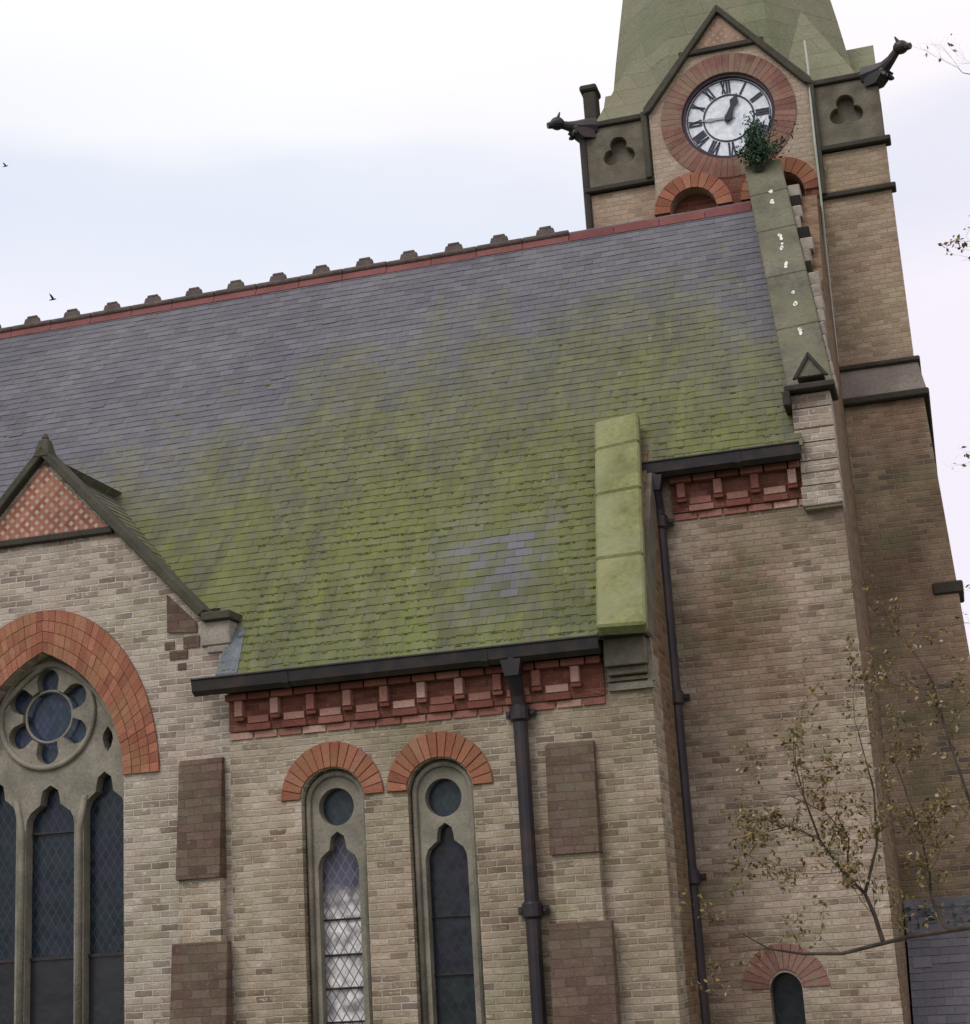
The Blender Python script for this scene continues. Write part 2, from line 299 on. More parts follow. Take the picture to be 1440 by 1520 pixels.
# ---------------------------------------------------------------- mesh helpers
class MB:
    def __init__(s): s.v = []; s.f = []; s.r = []; s.mi = []; s.cur = 0
    def face(s, pts, r=.5, flip=False):
        i = len(s.v); s.v += [tuple(p) for p in pts]; idx = list(range(i, i+len(pts)))
        s.f.append(idx[::-1] if flip else idx); s.r.append(r); s.mi.append(s.cur)
    def hexa(s, b, t, r=.5):
        """b, t: four points each (bottom ring counter-clockwise from above, top ring)"""
        i = len(s.v); s.v += [tuple(p) for p in b] + [tuple(p) for p in t]
        for q in ((3, 2, 1, 0), (4, 5, 6, 7), (0, 1, 5, 4), (1, 2, 6, 5), (2, 3, 7, 6), (3, 0, 4, 7)):
            s.f.append([i+k for k in q]); s.r.append(r); s.mi.append(s.cur)
    def box(s, x0, x1, y0, y1, z0, z1, r=None):
        if r is None: r = rng.random()
        s.hexa([(x0, y0, z0), (x1, y0, z0), (x1, y1, z0), (x0, y1, z0)], [(x0, y0, z1), (x1, y0, z1), (x1, y1, z1), (x0, y1, z1)], r)
    def prism_x(s, prof, x0, x1, r=.5, skew=0.):
        """prof: list of (y,z), extruded along x"""
        n = len(prof); i = len(s.v)
        s.v += [(x0, y, z) for y, z in prof] + [(x1, y, z) for y, z in prof]
        s._sides(i, n, r)
    def prism_y(s, prof, y0, y1, r=.5):
        n = len(prof); i = len(s.v)
        s.v += [(x, y0, z) for x, z in prof] + [(x, y1, z) for x, z in prof]
        s._sides(i, n, r)
    def _sides(s, i, n, r):
        a = [Vector(s.v[i+k]) for k in range(n)]
        for t in tessellate_polygon([a]): 
            s.f.append([i+k for k in t]); s.r.append(r); s.mi.append(s.cur)
            s.f.append([i+n+k for k in t][::-1]); s.r.append(r); s.mi.append(s.cur)
        for k in range(n):
            k2 = (k+1) % n; s.f.append([i+k, i+k2, i+n+k2, i+n+k]); s.r.append(r); s.mi.append(s.cur)
    def plate(s, outer, holes, y0, y1, r=.5):
        """wall in the X-Z plane from y0 (front) to y1 (back) with through holes; loops of (x,z)"""
        loops = [outer] + list(holes)
        flat = [p for lp in loops for p in lp]
        i = len(s.v); n = len(flat)
        s.v += [(x, y0, z) for x, z in flat] + [(x, y1, z) for x, z in flat]
        for t in tessellate_polygon([[Vector((x, z, 0)) for x, z in lp] for lp in loops]):
            s.f.append([i+k for k in t]); s.r.append(r); s.mi.append(s.cur)
            s.f.append([i+n+k for k in t][::-1]); s.r.append(r); s.mi.append(s.cur)
        o = i
        for lp in loops:
            m = len(lp)
            for k in range(m):
                k2 = (k+1) % m; s.f.append([o+k, o+k2, o+n+k2, o+n+k]); s.r.append(r); s.mi.append(s.cur)
            o += m
    def tube(s, pts, rad, seg=10, r=.5, cap=True):
        pts = [Vector(p) for p in pts]; rads = rad if isinstance(rad, (list, tuple)) else [rad]*len(pts)
        i = len(s.v); prev = None
        for k, p in enumerate(pts):
            d = (pts[min(k+1, len(pts)-1)] - pts[max(k-1, 0)]).normalized()
            a = prev - d*prev.dot(d) if prev else d.orthogonal()
            if a.length < 1e-5: a = d.orthogonal()
            a.normalize(); prev = a; b = d.cross(a)
            for q in range(seg):
                t = 2*math.pi*q/seg; s.v.append(tuple(p + (a*math.cos(t)+b*math.sin(t))*rads[k]))
        for k in range(len(pts)-1):
            for q in range(seg):
                q2 = (q+1) % seg; s.f.append([i+k*seg+q, i+k*seg+q2, i+(k+1)*seg+q2, i+(k+1)*seg+q]); s.r.append(r); s.mi.append(s.cur)
        if cap:
            s.f.append([i+q for q in range(seg)][::-1]); s.r.append(r); s.mi.append(s.cur)
            e_ = i+(len(pts)-1)*seg; s.f.append([e_+q for q in range(seg)]); s.r.append(r); s.mi.append(s.cur)
    def ball(s, c, rad, r=.5, nu=10, nv=7):
        rx, ry, rz = rad if isinstance(rad, (tuple, list)) else (rad,)*3; i = len(s.v)
        for a in range(nv+1):
            ph = math.pi*a/nv
            for b in range(nu):
                th = 2*math.pi*b/nu; s.v.append((c[0]+rx*math.sin(ph)*math.cos(th), c[1]+ry*math.sin(ph)*math.sin(th), c[2]+rz*math.cos(ph)))
        for a in range(nv):
            for b in range(nu):
                b2_ = (b+1) % nu; s.f.append([i+a*nu+b, i+(a+1)*nu+b, i+(a+1)*nu+b2_, i+a*nu+b2_]); s.r.append(r); s.mi.append(s.cur)

ROOT_LOC = {}
def absloc(o):
    v = Vector((0, 0, 0))
    while o: v = v + o.location; o = o.parent
    return v
def obj(name, mb, mat, parent=None, bevel=0., smooth=False, recalc=True, loc=None, label=None):
    """one mesh object; vertices are given in world metres and stored relative to the object's own place"""
    me = bpy.data.meshes.new(name)
    base = Vector(loc) if loc is not None else (Vector((0, 0, 0)) if parent is None else absloc(parent))
    me.from_pydata([tuple(Vector(v)-base) for v in mb.v], [], mb.f)
    mats = mat if isinstance(mat, (list, tuple)) else [mat]
    for m in mats: me.materials.append(m)
    if len(mats) > 1: me.polygons.foreach_set('material_index', mb.mi)
    at = me.attributes.new('rnd', 'FLOAT', 'FACE'); at.data.foreach_set('value', mb.r)
    if recalc:
        import bmesh
        bm = bmesh.new(); bm.from_mesh(me); bmesh.ops.recalc_face_normals(bm, faces=bm.faces); bm.to_mesh(me); bm.free()
    if smooth: me.polygons.foreach_set('use_smooth', [True]*len(me.polygons))
    o = bpy.data.objects.new(name, me); col.objects.link(o)
    if parent is not None:
        o.parent = parent; o.location = base - absloc(parent)
    else: o.location = base
    if bevel:
        b = o.modifiers.new('bevel', 'BEVEL'); b.width = bevel; b.segments = 1; b.limit_method = 'ANGLE'; b.angle_limit = R(40)
    if label: o['label'] = label
    return o
def split(name, mb, mat, parent, **kw):
    """one object for every loose piece of the mesh under construction"""
    par = list(range(len(mb.v)))
    def fd(a):
        while par[a] != a: par[a] = par[par[a]]; a = par[a]
        return a
    for f in mb.f:
        for q in f[1:]: par[fd(q)] = fd(f[0])
    grp = {}
    for fi, f in enumerate(mb.f): grp.setdefault(fd(f[0]), []).append(fi)
    out = []
    for fs in grp.values():
        n = MB(); mp_ = {}
        for fi in fs:
            f2 = []
            for q in mb.f[fi]:
                if q not in mp_: mp_[q] = len(n.v); n.v.append(mb.v[q])
                f2.append(mp_[q])
            n.f.append(f2); n.r.append(mb.r[fi]); n.mi.append(mb.mi[fi])
        out.append(obj(name, n, mat, parent, **kw))
    return out
def tag(o, label=None, cat=None, group=None, kind=None):
    if label: o['label'] = label
    if cat: o['category'] = cat
    if group: o['group'] = group
    if kind: o['kind'] = kind
    return o
def empty(name, loc, parent=None):
    o = bpy.data.objects.new(name, None); col.objects.link(o); o.location = loc; o.parent = parent; o.empty_display_size = .2; return o

def arc(a, h, n=14):
    """half outline of a pointed/round arch: half width a, rise h, list of (x,z) from the right springing to the apex"""
    if abs(a-h) < 1e-3: return [(a*math.cos(t), a*math.sin(t)) for t in [math.pi/2*k/n for k in range(n+1)]]
    if h > a:
        Rr = (a*a+h*h)/(2*a); cx = a-Rr; t1 = math.atan2(h, -cx)
        return [(cx+Rr*math.cos(t), Rr*math.sin(t)) for t in [t1*k/n for k in range(n+1)]]
    return [(a*math.cos(t), h*math.sin(t)) for t in [math.pi/2*k/n for k in range(n+1)]]
def arch_loop(cx, z0, zs, a, h, n=14):
    """closed opening outline: sill z0, springing zs"""
    half = arc(a, h, n)
    pts = [(cx+a, z0)] + [(cx+x, zs+z) for x, z in half] + [(cx-x, zs+z) for x, z in half[::-1][1:]] + [(cx-a, z0)]
    return pts
def ring(mb, cx, zs, a0, h0, a1, h1, y0, y1, n, gap=.08, rings=1, rounding=0.):
    """brick arch: wedge blocks between two outlines, over both haunches"""
    for g in range(rings):
        t0, t1 = g/rings, (g+1)/rings
        A0, H0 = a0+(a1-a0)*t0, h0+(h1-h0)*t0; A1, H1 = a0+(a1-a0)*t1-.006, h0+(h1-h0)*t1-.006
        i_, o_ = arc(A0, H0, n), arc(A1, H1, n)
        if rounding:
            el = lambda L_, a, h, f: [((1-f)*x+f*a*math.cos(math.pi/2*k/n), (1-f)*z+f*h*math.sin(math.pi/2*k/n)) for k, (x, z) in enumerate(L_)]
            i_, o_ = el(i_, A0, H0, t0*rounding), el(o_, A1, H1, t1*rounding)
        for sgn in (1, -1):
            for k in range(n):
                f0, f1 = gap/2, 1-gap/2
                def lp(L_, k, f): return (L_[k][0]+(L_[k+1][0]-L_[k][0])*f, L_[k][1]+(L_[k+1][1]-L_[k][1])*f)
                q = [lp(i_, k, f0), lp(o_, k, f0), lp(o_, k, f1), lp(i_, k, f1)]
                yy = y0 - rng.uniform(0, .006)
                b = [(cx+sgn*x, yy, zs+z) for x, z in q]; t = [(cx+sgn*x, y1, zs+z) for x, z in q]
                if sgn < 0: b, t = b[::-1], t[::-1]
                mb.hexa(b, t, rng.random())

# ---------------------------------------------------------------- setting
g = MB(); g.face([(-600, -600, 0), (600, -600, 0), (600, 600, 0), (-600, 600, 0)])
tag(obj('ground', g, M_['ground'], recalc=False), kind='structure')
g = MB(); g.face([(-40, -9, .004), (40, -9, .004), (40, -5.5, .004), (-40, -5.5, .004)])
tag(obj('path', g, M_['path'], recalc=False), kind='structure')

# ---------------------------------------------------------------- the church
church = tag(empty('church', (-5, 2, 0)), 'buff brick church with mossy slate roof and a clock tower behind its right end', 'church')
TH = R(55); VS = Vector((0, math.cos(TH), math.sin(TH))); NS = Vector((0, -math.sin(TH), math.cos(TH)))
E0 = Vector((0, -.25, 4.15))           # eaves line of the nave roof
def zroof(y): return 4.15 + (y+.25)*math.tan(TH)
RIDGE_Y = 3.5; RIDGE_Z = zroof(RIDGE_Y)  # 9.505

BWX, BWA = -8.19, .83                  # big window
LX = (-5.335, -4.345); LA = .295       # lancets

# gable wall
gx0, gx1 = -10.08, -6.30
gw = MB()
gw.plate([(gx0, 0), (gx1, 0), (gx1, 4.70), (-6.52, 4.78), (-8.19, 6.56), (-9.86, 4.78), (gx0, 4.70)],
         [arch_loop(BWX, .9, 3.43, BWA, 1.22)], 0, .12)
gw.plate([(gx0+.01, 0), (gx1-.01, 0), (gx1-.01, 4.15), (-6.52, 4.5), (-8.19, 6.30), (-9.86, 4.5), (gx0+.01, 4.15)],
         [arch_loop(BWX, .9, 3.43, BWA+.003, 1.223)], .1201, .5)
gable_wall = obj('gable_wall', gw, M_['gbrick'], church)
# chequered tile panel above the string
t = MB(); t.prism_y([(-7.52, 5.79), (-8.86, 5.79), (-8.19, 6.50)], -.012, .02)
obj('chequer_panel', t, M_['chequer'], gable_wall, label='red and cream diamond tile panel in the gable top')
t = MB(); t.box(-8.93, -7.45, -.05, .05, 5.72, 5.79)
obj('string_course', t, M_['dark'], gable_wall, bevel=.012)
t = MB()
for sgn in (1, -1):
    a = (-8.19+sgn*0., 6.68); b = (-8.19+sgn*1.70, 4.86); n_ = .085
    d = Vector((b[0]-a[0], b[1]-a[1])).normalized(); nn = Vector((-d.y, d.x))*(1 if sgn > 0 else -1)
    q = [(a[0], a[1]), (b[0], b[1]), (b[0]-nn.x*n_, b[1]-nn.y*n_), (a[0]-nn.x*0, a[1]-n_*1.3)]
    t.prism_y(q, -.09, .14)
    xk = sorted((-8.19+sgn*1.66, -8.19+sgn*1.95)); t.box(xk[0], xk[1], -.09, .3, 4.755, 4.835)
obj('gable_coping', t, M_['dgreen'], gable_wall, bevel=.01)
t = MB(); t.hexa([(-8.28, -.1, 6.56), (-8.10, -.1, 6.56), (-8.10, .1, 6.56), (-8.28, .1, 6.56)], [(-8.235, -.05, 6.76), (-8.145, -.05, 6.76), (-8.145, .05, 6.76), (-8.235, .05, 6.76)])
t.hexa([(-8.225, -.04, 6.761), (-8.155, -.04, 6.761), (-8.155, .04, 6.761), (-8.225, .04, 6.761)], [(-8.205, -.015, 6.83), (-8.175, -.015, 6.83), (-8.175, .015, 6.83), (-8.205, .015, 6.83)])
obj('finial', t, M_['dgreen'], gable_wall, bevel=.02)
t = MB(); t.box(-6.56, -6.27, -.03, .29, 4.53, 4.755); t.box(-6.50, -6.28, -.025, .3, 4.46, 4.525)
obj('kneeler', t, M_['stone_l'], gable_wall, bevel=.01)
t = MB(); t.box(-6.88, -6.70, -.012, .05, 4.44, 4.52); t.box(-6.74, -6.58, -.012, .05, 4.535, 4.64); t.box(-6.93, -6.83, -.010, .05, 4.54, 4.61); t.box(-6.80, -6.72, -.010, .05, 4.34, 4.40)
split('repair_brick', t, M_['panel'], gable_wall)
t = MB(); t.prism_y([(-6.90, 5.06), (-6.90, 4.70), (-6.60, 4.67), (-6.60, 4.76)], -.02, .05)
obj('kneeler_shoulder', t, M_['panel'], gable_wall)
t = MB(); q0 = lambda x, y: (x, y, zroof(y)+.03)
t.hexa([(x, y, z-.02) for x, y, z in (q0(-6.33, -.22), q0(-6.12, -.22), q0(-6.17, .10), q0(-6.33, .14))], [q0(-6.33, -.22), q0(-6.12, -.22), q0(-6.17, .10), q0(-6.33, .14)])
t.ball((-6.19, .05, 4.60), (.035, .03, .035))
obj('lead_flashing', t, M_['lead'], gable_wall)

def foil_loop(cx, cz, rd, rf, df, nf=6, n=72, rot=0.):
    pts = []
    for k in range(n):
        t = 2*math.pi*k/n; best = rd
        for j in range(nf):
            a = rot + 2*math.pi*j/nf; c_ = math.cos(t-a); disc = rf*rf - df*df*(1-c_*c_)
            if disc >= 0 and c_ > 0: best = max(best, df*c_+math.sqrt(disc))
        pts.append((cx+best*math.cos(t), cz+best*math.sin(t)))
    return pts
def light_loop(cx, z0, zs, a, h):
    """cusped light: ogee shoulders"""
    half = [(a, 0), (a*.97, h*.12), (a*.84, h*.30), (a*.60, h*.42), (a*.42, h*.50), (a*.38, h*.70), (a*.32, h*.86), (0, h)]
    return [(cx+a, z0)] + [(cx+x, zs+z) for x, z in half] + [(cx-x, zs+z) for x, z in half[::-1][1:]] + [(cx-a, z0)]
def circ(cx, cz, r, n=24): return [(cx+r*math.cos(2*math.pi*k/n), cz+r*math.sin(2*math.pi*k/n)) for k in range(n)]

# big traceried window
win = empty('window', (BWX, .2, .9), None); win.parent = church; win.location = Vector((BWX, .2, .9)) - Vector((-5, 2, 0)); win['label'] = 'large pointed traceried window under the gable'
t = MB()
RZ = 4.07
holes = [foil_loop(BWX-.045, RZ, .262, .118, .335, rot=R(90), n=96), light_loop(BWX-.01, .95, 3.06, .25, .36),
         light_loop(BWX+.55, .95, 3.14, .212, .36), light_loop(BWX-.575, .95, 3.14, .212, .36)]
def tear(cx, cz, w_, h_): return [(cx, cz+h_), (cx+w_*.8, cz+h_*.5), (cx+w_, cz), (cx+w_*.6, cz-h_*.6), (cx, cz-h_), (cx-w_*.6, cz-h_*.6), (cx-w_, cz), (cx-w_*.8, cz+h_*.5)]
holes += [tear(BWX+.585, 3.80, .055, .12), tear(BWX-.625, 3.80, .055, .12)]
t.plate(arch_loop(BWX, .9, 3.43, BWA-.005, 1.215), holes, .16, .30)
obj('tracery', t, M_['stone'], win)
t = MB()   # moulded ring round the rosette and outer hood of the tracery
nn_ = 40
t.tube([(BWX-.045+.49*math.cos(2*math.pi*k/nn_), .150, RZ+.49*math.sin(2*math.pi*k/nn_)) for k in range(nn_+1)], .028, 8, cap=False)
for sx in (1, -1):
    half = arc(BWA-.05, 1.15, 16); t.tube([(BWX+sx*(BWA-.05), .15, .95)]+[(BWX+sx*x, .15, 3.43+z) for x, z in half], .03, 8)
for mx_ in (BWX-.30, BWX+.295): t.tube([(mx_, .155, .95), (mx_, .155, 3.0), (mx_+(.06 if mx_ > BWX else -.06), .155, 3.3)], [.034, .034, .028], 8)
t.tube([(BWX-.045+.245*math.cos(2*math.pi*k/nn_), .20, RZ+.245*math.sin(2*math.pi*k/nn_)) for k in range(nn_+1)], .014, 8, cap=False)
obj('moulding', t, M_['stone'], win, smooth=True)
t = MB(); t.box(BWX-.52, BWX+.46, .262, .270, RZ-.46, RZ+.46); obj('rosette_glass', t, M_['glassR'], win)
t = MB(); t.box(BWX-.80, BWX+.80, .280, .290, .95, 3.58); t.box(BWX-.72, BWX-.52, .280, .29, 3.60, 4.05); t.box(BWX+.52, BWX+.70, .28, .29, 3.60, 4.05)
split('leaded_lights', t, M_['glassB'], win)
t = MB(); t.box(BWX-.80, BWX+.80, .262, .272, .95, 1.84); obj('plain_pane', t, M_['plainG'], win)
t = MB(); t.box(BWX-.80, BWX+.80, .245, .262, 1.84, 1.868)
for z_ in (2.98,): t.box(BWX-.25, BWX+.23, .25, .27, z_, z_+.02)
split('saddle_bar', t, M_['iron'], win)
t = MB(); t.box(BWX-.9, BWX+.9, -.08, .3, .80, .9); obj('sill', t, M_['stone'], win, bevel=.01)
t = MB(); ring(t, BWX, 3.43, .835, 1.225, 1.20, 1.63, -.020, .11, 27, .05, 4, .9)
arch_big = obj('window_arch', t, M_['vous'], gable_wall)
t = MB(); 
o_, i_ = [(1.195*math.cos(math.pi/2*k/20), 1.625*math.sin(math.pi/2*k/20)) for k in range(21)], arc(.84, 1.23, 20)
t.plate([(BWX+x, 3.43+z) for x, z in o_]+[(BWX-x, 3.43+z) for x, z in o_[::-1][1:]]+[(BWX-x, 3.43+z) for x, z in i_]+[(BWX+x, 3.43+z) for x, z in i_[::-1][1:]], [], -.012, .02)
obj('arch_mortar', t, M_['mortar_r'], gable_wall)

# nave wall right of the gable, and plain length beyond the frame on the left
nw = MB()
holes = [arch_loop(x, .9, 3.03, LA, .285) for x in LX]
nw.plate([(gx1, 0), (-2.43, 0), (-2.43, 4.05), (gx1, 4.05)], holes, 0, .45)
nave_wall = obj('nave_wall', nw, M_['brick'], church)
t = MB(); t.box(-18, gx0, 0, .45, 0, 4.05); obj('nave_wall', t, M_['brick'], church)
# return wall between nave wall and recessed wall: top follows the roof slope
t = MB(); t.prism_x([(.45, 0), (1.26, 0), (1.26, zroof(1.26)-.06), (.0, zroof(0)-.06), (.0, 4.051), (.45, 4.051)], -2.80, -2.431)
t.prism_x([(.451, 0), (1.26, 0), (1.26, 3.9), (.451, 3.9)], -2.80, -2.4312)
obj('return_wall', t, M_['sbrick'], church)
# recessed wall with small window
t = MB(); sw = (-1.70, 1.23)
t.plate([(-2.43, 0), (-.745, 0), (-.745, 6.30), (-1.07, 6.30), (-1.07, 5.90), (-2.43, 5.90)], [arch_loop(sw[0], .5, 1.20, .14, .15, 8)], 1.25, 1.7)
recess = obj('recessed_wall', t, M_['rbrick'], church)
t = MB(); ring(t, sw[0], 1.22, .145, .16, .38, .38, 1.237, 1.4, 7, .1); obj('window_arch', t, M_['vous_p'], recess)
t = MB(); t.box(sw[0]-.15, sw[0]+.15, 1.45, 1.46, .5, 1.38)
w3 = obj('window', t, M_['glassP'], church, label='small round headed window in the recessed wall')
t = MB(); t.box(sw[0]-.17, sw[0]+.17, 1.19, 1.5, .44, .5); obj('sill', t, M_['stone'], w3)

# corbel tables
def corbels(x0, x1, yf, zt, parent, pitch=.345, first=.1):
    """red brick cornice: top course, spaced uprights, staggered lower course; zt = underside of the gutter"""
    m = MB(); m.box(x0, x1, yf-.03, yf+.05, zt-.33, zt, .5)
    rb = obj('red_brick_band', m, M_['redwall'], parent)
    m = MB(); x = x0
    while x < x1-.02:
        w_ = min(.215, x1-x); m.box(x+.004, x+w_-.004, yf-.125, yf+.02, zt-.062, zt-.002, rng.uniform(0, .7)); x += .222
    x = x0+first
    while x < x1-.05:
        m.box(x-.038, x+.038, yf-.10, yf+.02, zt-.205, zt-.066, rng.uniform(.5, 1))      # upright corbel
        m.box(x-.045, x+.045, yf-.085, yf+.02, zt-.245, zt-.208, rng.uniform(.1, .5))
        xm = x+pitch/2
        if xm < x1-.08:
            m.box(xm-.10, xm+.10, yf-.058, yf+.02, zt-.270, zt-.205, rng.uniform(.6, 1))   # wide low brick
            m.box(xm-.115, xm+.115, yf-.055, yf+.02, zt-.335, zt-.276, rng.uniform(.2, .8))
        x += pitch
    obj('corbel', m, M_['corb'], rb, bevel=.004)
    m = MB(); x = x0
    while x < x1-.03:
        w_ = min(.225, x1-x); m.box(x+.005, x+w_-.005, yf-.018, yf+.02, zt-.402, zt-.342, rng.uniform(.55, 1)); x += .233
    obj('pink_course', m, M_['corb'], rb, bevel=.003)
    return rb
corbels(gx1+.01, -2.83, 0, 4.045, nave_wall, first=.12)
corbels(-2.30, -1.08, 1.25, 5.87, recess, first=.10)

# gutters and rainwater pipes
def gutter(x0, x1, yb, zt):
    m = MB(); prof = [(yb, zt), (yb, zt-.12), (yb-.07, zt-.14), (yb-.125, zt-.10), (yb-.14, zt-.01), (yb-.155, zt), (yb-.155, zt+.012), (yb-.12, zt+.012), (yb-.105, zt-.07), (yb-.03, zt-.09), (yb-.02, zt)]
    m.prism_x(prof, x0, x1)
    x = x0+.9
    while x < x1-.1: m.prism_x([(y-.006 if y < yb-.05 else y, z-(.008 if z < zt-.05 else 0)) for y, z in prof], x-.03, x+.03); x += 1.83
    return obj('gutter', m, M_['iron'], church)
gutter(-6.53, -2.80, -.165, 4.175); gutter(-2.52, -1.05, 1.085, 5.985); gutter(-18, -10.1, -.165, 4.175)
def pipe(x, y, ztop, yt, collars, mat, xt=None):
    m = MB(); r_ = .062; xt = x if xt is None else xt
    m.tube([(xt, yt, ztop), (xt, yt, ztop-.10), (x, y+(yt-y)*.2, ztop-.30), (x, y, ztop-.42), (x, y, 0)], r_, 12)
    p = obj('downpipe', m, mat, church, smooth=False)
    for z in collars:
        c = MB(); c.tube([(x, y, z-.07), (x, y, z-.05), (x, y, z+.05), (x, y, z+.07)], [.068, .085, .085, .068], 12)
        c.box(x-.13, x+.13, y+.03, y+.07, z-.035, z+.03)
        for sx in (-1, 1): c.tube([(x+sx*.105, y-.0, z), (x+sx*.105, y+.05, z)], .016, 8)
        obj('pipe_collar', c, mat, p)
    c = MB(); c.hexa([(xt-.06, yt-.06, ztop-.16), (xt+.06, yt-.06, ztop-.16), (xt+.06, yt+.06, ztop-.16), (xt-.06, yt+.06, ztop-.16)], [(xt-.09, yt-.07, ztop-.02), (xt+.09, yt-.07, ztop-.02), (xt+.09, yt+.07, ztop-.02), (xt-.09, yt+.07, ztop-.02)])
    obj('outlet', c, mat, p)
    return p
pipe(-3.57, -.09, 4.08, -.23, (3.62, 1.98, .4), M_['iron2'])
pipe(-2.425, 1.14, 5.88, 1.02, (5.45, 3.80, 2.2, .6), M_['iron2'])

# buttresses with steep stone weatherings
def buttress(xc, w0, ztop, zb, z2t):
    m = MB(); a = w0/2
    m.prism_x([(0, 0), (0, zb+.02), (-.12, zb+.02), (-.12, z2t-.03), (-.12, 0)], xc-a+.012, xc+a-.012)
    b = obj('buttress', m, M_['brick'], church)
    m = MB(); m.prism_x([(.0, ztop), (-.045, ztop), (-.06, ztop-.04), (-.155, zb+.0), (-.155, zb-.028), (-.12, zb-.03), (0, zb-.03)], xc-a, xc+a)
    obj('weathering', m, M_['panel'], b, bevel=.006)
    m = MB(); m.prism_x([(-.05, z2t), (-.135, z2t), (-.235, z2t-1.15), (-.235, z2t-1.2), (-.05, z2t-1.2)], xc-a-.055, xc+a+.055)
    obj('weathering', m, M_['panel'], b, bevel=.006)
    m = MB(); m.prism_x([(.0, 0), (-.20, 0), (-.20, z2t-1.21), (0, z2t-1.21)], xc-a-.04, xc+a+.04); obj('plinth', m, M_['brick'], b)
    return b
buttress(-6.565, .42, 3.50, 2.47, 1.90)
buttress(-3.165, .42, 3.34, 2.44, 1.86)

# lancets
for k, x in enumerate(LX):
    lw = empty('window', (0, 0, 0), church); lw.location = Vector((x, .2, .9)) - Vector((-5, 2, 0))
    lw['label'] = ('left lancet window with pale leaded lower glass', 'right lancet window with dark leaded glass')[k]
    t = MB()
    t.plate(arch_loop(x, .9, 3.03, LA-.003, .282), [circ(x-.005, 2.985, .165), light_loop(x-.005, .95, 2.46, .188, .31)], .10, .26)
    obj('tracery', t, M_['stone'], lw, bevel=.015)
    t = MB()
    for sx in (1, -1):
        half = arc(LA-.035, .245, 12); t.tube([(x+sx*(LA-.035), .085, .95)]+[(x+sx*xx, .085, 3.03+zz) for xx, zz in half], .026, 8)
    obj('moulding', t, M_['stone'], lw, smooth=True)
    t = MB(); t.box(x-.19, x+.18, .205, .215, 2.79, 3.18); obj('rosette_glass', t, M_['glassG'], lw)
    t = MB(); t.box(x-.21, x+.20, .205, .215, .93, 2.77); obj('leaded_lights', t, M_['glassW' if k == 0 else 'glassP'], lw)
    for z in ((2.02, 1.72, 1.44, 1.16) if k == 0 else (1.98, 1.5)):
        t = MB(); t.tube([(x-.19, .19, z), (x+.18, .19, z)], .009, 6); obj('saddle_bar', t, M_['iron'], lw)
    t = MB(); t.box(x-.36, x+.36, -.07, .25, .82, .9); obj('sill', t, M_['stone'], lw, bevel=.008)
    t = MB(); ring(t, x, 3.06, .30, .265, .485, .49, -.020, .3, 8, .10); obj('window_arch', t, M_['vous'], nave_wall, bevel=.003)
    o_, i_ = arc(.483, .488, 14), arc(.305, .27, 14)
    t = MB(); t.plate([(x+a, 3.06+z) for a, z in o_]+[(x-a, 3.06+z) for a, z in o_[::-1][1:]]+[(x-a, 3.06+z) for a, z in i_]+[(x+a, 3.06+z) for a, z in i_[::-1][1:]], [], -.010, .02)
    obj('arch_mortar', t, M_['mortar_r'], nave_wall)

# ---- roof
def slates(m, org, uv, vv, nv, u0f, u1f, s0, s1, gauge=.105, wid=.17):
    """courses of separate slates; org origin, uv along the eaves, vv up the slope, nv outward"""
    k = 0; s_ = s0
    while s_ < s1:
        u0, u1 = u0f(s_+gauge*.5), u1f(s_+gauge*.5)
        if u1-u0 > .05:
            u = math.floor(u0/wid)*wid - (wid/2 if k % 2 else 0)
            while u < u1:
                a, b = max(u, u0), min(u+wid, u1)
                if b-a > .02:
                    j = rng.uniform(-.004, .004); lift = rng.uniform(.006, .010); dz = rng.uniform(-.002, .002)
                    p = lambda uu, ss, nn: org + uv*uu + vv*ss + nv*nn
                    t_ = rng.random()
                    if rng.random() < .004: j -= rng.uniform(.02, .05); lift += .006
                    A, B = p(a+.001, s_+j, lift+.004+dz), p(b-.001, s_+j, lift+.004-dz)
                    C_, D_ = p(b-.001, s_+gauge+.03, .005), p(a+.001, s_+gauge+.03, .005)
                    m.face([A, B, C_, D_], t_); m.face([p(a+.001, s_+j, 0), p(b-.001, s_+j, 0), B, A], t_)
                u += wid
        s_ += gauge; k += 1
SL = (RIDGE_Z-4.15)/math.sin(TH)
S1 = (1.0+.25)/math.cos(TH)
def right_edge(s): 
    z = 4.15+s*math.sin(TH); return -1.02 - (z-5.95)/(9.5-5.95)*.42
def c1l(s): return -2.72 - s/SL*.5
m = MB()
X_ = Vector((1, 0, 0))
S_G = .93
slates(m, E0+VS*.02, X_, VS, NS, lambda s: (-6.26 if s < .55 else -6.50 if s < S_G else -18.), lambda s: (-2.78 if s < S1-.02 else right_edge(s)), 0, SL)
slates(m, E0+VS*.02, X_, VS, NS, lambda s: -18., lambda s: (-10.1 if s < S_G else -18.), 0, S_G+.1)
roof = obj('nave_roof', m, M_['slate'], church, recalc=False)
m = MB()
A = [(-18, -.25), (-10.1, -.25), (-10.1, .30), (-6.50, .30), (-6.50, .08), (-6.28, .08), (-6.28, -.25), (-2.75, -.25), (-2.75, 1.0), (-1.10, 1.0), (-1.50, RIDGE_Y), (-18, RIDGE_Y)]
for tri in tessellate_polygon([[Vector((x, y, 0)) for x, y in A]]): m.face([(A[q][0], A[q][1], zroof(A[q][1])-.002) for q in tri])
m.face([(x, 2*RIDGE_Y-y, zroof(y)-.002) for x, y in ((-18, -.25), (-1.0, -.25), (-1.45, RIDGE_Y), (-18, RIDGE_Y))])
obj('roof_boarding', m, M_['slate_c'], roof, recalc=False)
m = MB()
